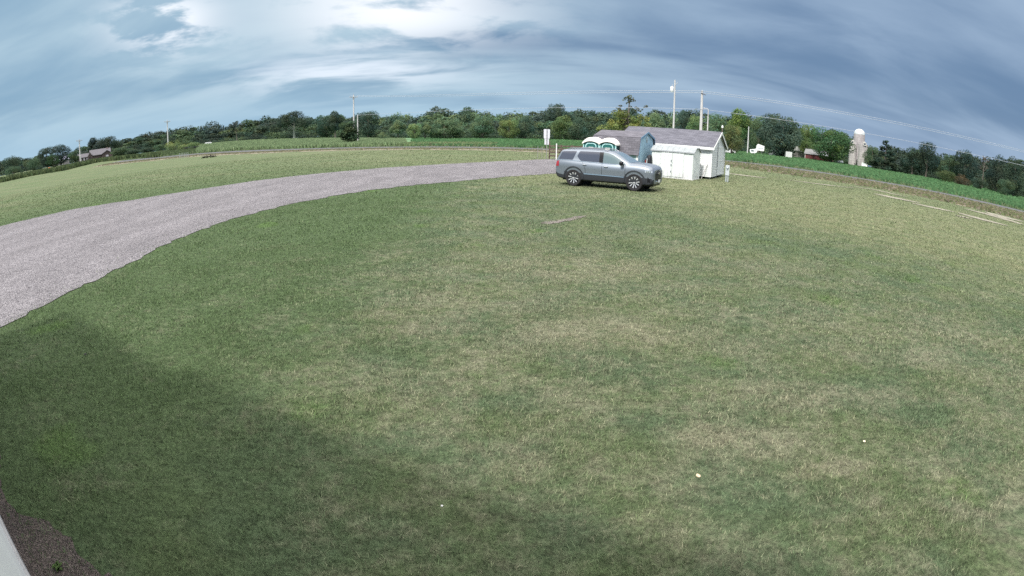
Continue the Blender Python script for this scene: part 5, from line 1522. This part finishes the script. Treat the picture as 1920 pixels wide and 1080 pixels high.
# red barn
x, y, z = farm_pt(1534, 303, 165)
t = thing('red_barn', 'long low red barn with grey roof under the trees', 'barn', (x, y, z), math.atan2(-x, y) - .12)
M_redb = material('barn_red', (.150, .045, .045), .9, var=.25, vscale=2, stretch=(1, 1, 3))
MB().box(-4.2, 4.2, 0, 5, -.3, 1.75).prism([(0.01, 1.749), (4.99, 1.749), (2.5, 3.1)], -4.2, 4.2, axis='x').build('wall', M_redb, t)
M_groof = material('barn_roof_grey', (.17, .175, .18), .8, var=.2, vscale=1)
MB().hexa([(-4.5, -.3, 1.72), (4.5, -.3, 1.72), (4.5, 2.5, 3.2), (-4.5, 2.5, 3.2), (-4.5, -.3, 1.80), (4.5, -.3, 1.80), (4.5, 2.5, 3.28), (-4.5, 2.5, 3.28)]).build('roof', M_groof, t)
MB().hexa([(4.5, 5.3, 1.72), (-4.5, 5.3, 1.72), (-4.5, 2.502, 3.2), (4.5, 2.502, 3.2), (4.5, 5.3, 1.8), (-4.5, 5.3, 1.8), (-4.5, 2.502, 3.28), (4.5, 2.502, 3.28)]).build('rear_roof', M_groof, t)
MB().hexa([(.3, -.31, 1.83), (3.0, -.31, 1.83), (3.0, 1.6, 2.84), (.3, 1.9, 3.0), (.3, -.31, 1.86), (3.0, -.31, 1.86), (3.0, 1.6, 2.87), (.3, 1.9, 3.03)]).build('roof_sheet', material('pale_roof_sheet', (.58, .60, .66), .5), t)
for xx in (-3.4, -1.6, .4, 2.2): MB().box(xx, xx + .9, -.04, -.004, 0, 1.5).build('door', material('barn_door', (.115, .04, .045), .9, var=.2), t)
for xx in (-4.2, 4.05): MB().box(xx, xx + .15, -.06, -.003, -.2, 1.7).build('corner_post', material('pale_cap', (0.62, 0.58, 0.57), 0.9, var=.1), t)
x, y, z = farm_pt(1506, 301, 176)
t = thing('grey_barn', 'grey roofed barn half hidden between the dark tree and the red barn', 'barn', (x, y, z), math.atan2(-x, y) + .1)
MB().box(-3.2, 2.4, 0, 4, -.2, 2.2).prism([(0.01, 2.199), (3.99, 2.199), (2, 3.7)], -3.2, 2.4, axis='x').build('wall', material('grey_boards', (.16, .15, .15), .9, var=.2), t)
for sg, nm in ((0, 'roof'), (1, 'roof')):
    a = [(-3.4, -.3, 2.15), (2.6, -.3, 2.15), (2.6, 2, 3.78), (-3.4, 2, 3.78)] if sg == 0 else [(2.6, 4.3, 2.15), (-3.4, 4.3, 2.15), (-3.4, 2.002, 3.78), (2.6, 2.002, 3.78)]
    MB().hexa(a + [(p[0], p[1], p[2] + .08) for p in a]).build(nm, material('grey_green_roof', (.20, .21, .20), .8, var=.2), t)
# camper and white vehicles
x, y, z = farm_pt(1418, 290.5, 142)
t = thing('camper_trailer', 'white camper trailer with raised nose parked at the end of the farm track', 'trailer', (x, y, z), math.atan2(-x, y))
MB().prism([(-1.7, .75), (-1.45, .45), (-.55, .45), (.05, .75), (.25, 1.30), (1.75, 1.22), (1.95, 1.45), (1.98, 2.55), (.3, 2.95), (-.05, 2.6), (-.1, 1.75), (-.55, 1.55), (-1.75, 1.35)], -1.1, 1.1, axis='y').build('shell', M_white, t)
MB().box(.35, 1.8, -1.13, -1.102, 1.78, 1.98).build('stripe', material('camper_stripe', (.42, .46, .50), .5), t)
MB().box(-1.4, -.7, -1.12, -1.102, .85, 1.25).build('window', material('camper_window', (.10, .13, .15), .2), t)
for s in (-1.0, 1.0):
    MB().lathe([(.0001, -.1), (.26, -.1), (.33, -.05), (.33, .05), (.26, .1), (.0001, .1)], 18, axis='y', c=(-.75, s, .33)).build('wheel', M_black, t, smooth=40)
MB().box(1.3, 1.5, -.4, .4, 0, 1.24).build('landing_leg', M_steel, t)
def far_car(px, py, dist, rot, label, name, cat, colr, L=4.6, W=1.8, H=1.75, van=False):
    x, y, z = farm_pt(px, py, dist)
    t = thing(name, label, cat, (x, y, z), math.atan2(-x, y) + rot)
    m = material(name + '_paint', colr, .35, coat=.6)
    pr = [(-L / 2, .35), (L / 2, .35), (L / 2, .85), (L * .30, 1.0), (L * .16, H), (-L * .46, H), (-L / 2, H * .6)] if not van else [(-L / 2, .35), (L / 2, .35), (L / 2, 1.0), (L * .40, 1.15), (L * .28, H), (-L / 2, H)]
    MB().prism(pr, -W / 2, W / 2, axis='y').build('body', m, t)
    g = material('far_glass', (.05, .06, .08), .1, coat=1)
    wx = (-L * .40, L * .10) if not van else (L * .02, L * .22)
    for s in (-1, 1): MB().box(wx[0], wx[1], s * W / 2 - .012, s * W / 2 + .012, H * .60, H * .90).build('side_window', g, t)
    a = (L * .295, 1.03) if not van else (L * .395, 1.18); b2 = (L * .175, H - .06) if not van else (L * .29, H - .06)
    MB().face([(a[0] + .02, -W * .42, a[1]), (a[0] + .02, W * .42, a[1]), (b2[0] + .02, W * .38, b2[1]), (b2[0] + .02, -W * .38, b2[1])]).build('windscreen', g, t)
    for wx_ in (-L * .31, L * .31):
        for s in (-1, 1): MB().lathe([(.0001, -.1), (.25, -.1), (.34, -.06), (.34, .06), (.25, .1), (.0001, .1)], 16, axis='y', c=(wx_, s * (W / 2 - .06), .34)).build('wheel', M_black, t, smooth=40)
    return t
far_car(1455, 297, 150, R_(-120), 'white pickup car with sloping front parked in the shade of the dark tree', 'parked_car', 'car', (.62, .62, .62))
far_car(1476, 298, 148, R_(100), 'white box van parked farther along under the dark tree', 'parked_van', 'van', (.62, .62, .62), 4.4, 1.75, 1.8, True)
far_car(1364, 279, 120, R_(10), 'white car glimpsed beside the white shed gable, under the trees', 'white_car', 'car', (.78, .78, .80), 3.4, 1.7, 1.5)
M_track = gravel_material('farm_track', (.62, .59, .54), (.45, .42, .38), (.6, .57, .52), 6.0)
sheet('path', pix((1300, 292.0), (1358, 293.0), (1400, 294.4), (1436, 294.0)), pix((1300, 289.6), (1358, 290.8), (1400, 291.8), (1436, 291.6)), M_track, .06, n=40, rows=2)
# ------------------------------------------------------------------ house and hedge end
M_brick = material('brown_brick', (.115, .085, .085), .9, var=.2, vscale=3)
M_hroof = material('house_roof', (.115, .110, .125), .85, var=.15, vscale=2)
x, y, z = farm_pt(180, 301, 172)
t = thing('brown_house', 'brown house with grey gabled roofs behind the crossarm pole', 'house', (x, y, z), math.atan2(-x, y))
t.scale = (1, 1, .66)
def gable_block(x0, x1, y0_, y1_, zw, zr, along='x', ov=.3):
    ym, xm = (y0_ + y1_) / 2, (x0 + x1) / 2
    w = MB().box(x0, x1, y0_, y1_, -.3, zw)
    if along == 'x':
        w.prism([(y0_ + .01, zw - .001), (y1_ - .01, zw - .001), (ym, zr - .02)], x0 + .003, x1 - .003, axis='x')
        q = [[(x0 - ov, y0_ - ov, zw - .15), (x1 + ov, y0_ - ov, zw - .15), (x1 + ov, ym, zr), (x0 - ov, ym, zr)], [(x1 + ov, y1_ + ov, zw - .15), (x0 - ov, y1_ + ov, zw - .15), (x0 - ov, ym + .002, zr), (x1 + ov, ym + .002, zr)]]
    else:
        w.prism([(x0 + .01, zw - .001), (x1 - .01, zw - .001), (xm, zr - .02)], y0_ + .003, y1_ - .003, axis='y')
        q = [[(x0 - ov, y1_ + ov, zw - .15), (x0 - ov, y0_ - ov, zw - .15), (xm, y0_ - ov, zr), (xm, y1_ + ov, zr)], [(x1 + ov, y0_ - ov, zw - .15), (x1 + ov, y1_ + ov, zw - .15), (xm + .002, y1_ + ov, zr), (xm + .002, y0_ - ov, zr)]]
    w.build('wall', M_brick, t)
    for qq in q: MB().hexa(qq + [(p[0], p[1], p[2] + .12) for p in qq]).build('roof', M_hroof, t)
gable_block(-1.6, 4.6, 0, 6, 2.1, 4.5, 'x')
gable_block(-5.6, -1.62, 1.0, 5.0, 1.9, 3.4, 'x')
gable_block(1.9, 5.3, -2.2, -.02, 1.9, 3.5, 'y')
gable_block(-2.5, -1.0, -.6, -.012, 1.9, 3.6, 'y', ov=.2)
M_win = material('house_window', (.55, .52, .60), .3)
for xx in (-5.0, -4.0, -3.0):
    w = MB().box(xx, xx + .5, .93, .985, .3, 1.5).build('window', M_win, t)
    MB().box(xx - .06, xx + .56, .90, .985, 1.51, 1.58).build('frame', M_whitetrim, w)
w = MB().box(3.2, 4.0, -2.26, -2.215, .7, 1.5).build('window', M_win, t)
MB().box(-2.05, -1.5, -.66, -.615, 0, 1.7).build('door', material('house_door', (.05, .04, .045), .7), t)
MB().box(3.6, 4.1, 2.5, 3.1, 3.8, 4.9).build('chimney', material('chimney_tan', (.22, .18, .17), .9), t)
x, y, z = farm_pt(116, 305, 185)
t = thing('pale_roof_building', 'low building with a pale lavender metal roof beyond the hedge', 'building', (x, y, z), math.atan2(-x, y) + .1)
MB().box(-2.6, 2.6, 0, 4, -.2, 1.5).build('wall', material('shed_tan', (.30, .28, .30), .9), t)
MB().hexa([(-2.9, -.3, 1.5), (2.9, -.3, 1.5), (2.9, 2, 2.6), (-2.9, 2, 2.6), (-2.9, -.3, 1.58), (2.9, -.3, 1.58), (2.9, 2, 2.68), (-2.9, 2, 2.68)]).build('roof', material('lavender_roof', (.34, .33, .46), .5), t)
MB().hexa([(2.9, 4.3, 1.5), (-2.9, 4.3, 1.5), (-2.9, 2.002, 2.6), (2.9, 2.002, 2.6), (2.9, 4.3, 1.58), (-2.9, 4.3, 1.58), (-2.9, 2.002, 2.68), (2.9, 2.002, 2.68)]).build('roof', material('lavender_roof', (.34, .33, .46), .5), t)
MB().box(-.5, .4, -.04, -.005, 0, 1.2).build('door', M_white, t)
x, y = ground_at(93, 320)
d_ = math.hypot(x, y); x, y = x / d_ * 128, y / d_ * 128
t = thing('orange_barrel', 'small orange barrel at the edge of the lawn hedge', 'barrel', (x, y, terrain(x, y)))
MB().lathe([(.0001, 0), (.34, 0), (.32, .3), (.30, .34), (.30, .6), (.27, .64), (.25, .95), (.0001, .97)], 18).build('drum', material('barrel_orange', (.55, .20, .08), .5), t, smooth=40)
MB().lathe([(.312, .40), (.318, .40), (.312, .54), (.305, .54)], 18).build('band', M_white, t)
x, y, z = farm_pt(357, 284, 146)
t = thing('farm_wagon', 'dark flat farm wagon parked in front of the green bushes', 'wagon', (x, y, z), math.atan2(-x, y) + .05)
M_dkw = material('wagon_dark', (.035, .035, .045), .8, var=.2)
MB().box(-1.9, 1.9, -.9, .9, .62, .80).build('deck', M_dkw, t)
MB().tube([(1.85, 0, .7), (2.35, 0, .75), (2.5, 0, .2)], .09, 8).build('drawbar', M_dkw, t)
for xx in (-1.2, 1.2):
    for s in (-.8, .8): MB().lathe([(.0001, -.09), (.24, -.09), (.32, -.05), (.32, .05), (.24, .09), (.0001, .09)], 16, axis='y', c=(xx, s, .32)).build('wheel', M_black, t, smooth=40)
x, y, z = farm_pt(391, 280, 172)
t = thing('white_trailer', 'low white covered trailer seen over the corn beside the bushes', 'trailer', (x, y, z), math.atan2(-x, y)); t.scale = (.9, .9, .62)
MB().prism([(-1.2, .5), (1.2, .5), (1.25, 1.5), (.9, 1.75), (-.9, 1.75), (-1.25, 1.5)], -.9, .9, axis='y').build('cover', M_white, t)
for s in (-.8, .8): MB().lathe([(.0001, -.09), (.24, -.09), (.3, 0), (.24, .09), (.0001, .09)], 16, axis='y', c=(0, s, .3)).build('wheel', M_black, t)
# brush heap, fence posts by the bushes
rg2 = random.Random(5)
x, y = ground_at(394, 295.5)
t = thing('brush_pile', 'dark heap of cut brush lying on the verge near the wagon', 'brush pile', (x, y, terrain(x, y)), math.atan2(-x, y))
mb = MB()
for k in range(60):
    cx_ = rg2.uniform(-1.3, 1.1); a = rg2.uniform(0, 3.14); l = rg2.uniform(.3, .8)
    zz = rg2.uniform(.0, .34) * (1 - abs(cx_) / 1.6)
    mb.tube([(cx_ - l * math.cos(a) * .5, rg2.uniform(-.3, .3), zz), (cx_ + l * math.cos(a) * .5, rg2.uniform(-.3, .3), zz + rg2.uniform(0, .3))], .03, 5)
mb.build('branches', material('brush_dark', (.028, .024, .022), .95), t)
for k in range(6):
    x, y = ground_at(337 + k * 3.2, 296.3 - k * .35)
    t = thing('fence_post', 'short pale fence post in the row below the light green bushes', 'fence post', (x, y, terrain(x, y)), 0, 'pale fence posts below the bushes')
    MB().box(-.04, .04, -.04, .04, -.2, .9).build('stake', material('post_pale', (.27, .30, .29), .8), t)
    MB().box(-.05, .05, -.05, .05, .9, .93).build('cap', material('post_pale', (.27, .30, .29), .8), t)
# weeds growing in the soil bed
for k, (s_, n_) in enumerate(((3.05, .06), (3.22, .13), (2.85, .03))):
    x, y = wp(s_, n_); rr = np.random.default_rng(40 + k)
    t = thing('weed', ['small weed rosette in the soil bed close to the wall', 'leafy weed in the middle of the soil bed', 'low weed at the near end of the soil bed'][k], 'weed', (x, y, 0), 0)
    Vv = []
    for q in range(26):
        a = rr.uniform(0, 6.28); l = rr.uniform(.02, .055); z1 = rr.uniform(.01, .04)
        d = np.array([math.cos(a), math.sin(a), 0]); n2 = np.array([-d[1], d[0], 0]) * .013
        b0_ = np.array([0, 0, .01]); m_ = b0_ + d * l * .55 + np.array([0, 0, z1]); e_ = b0_ + d * l + np.array([0, 0, z1 * .7])
        Vv += [b0_, m_ - n2, e_, m_ + n2]
    o = np_mesh('leaves', np.array(Vv), 4, M_leaf, np.tile(np.array([[.09, .15, .05]]), (26, 1)), t); o.color = (1, 1, 1, 1)
    MB().tube([(0, 0, -.01), (.005, 0, .06)], .004, 5).build('stem', M_leaf, t)
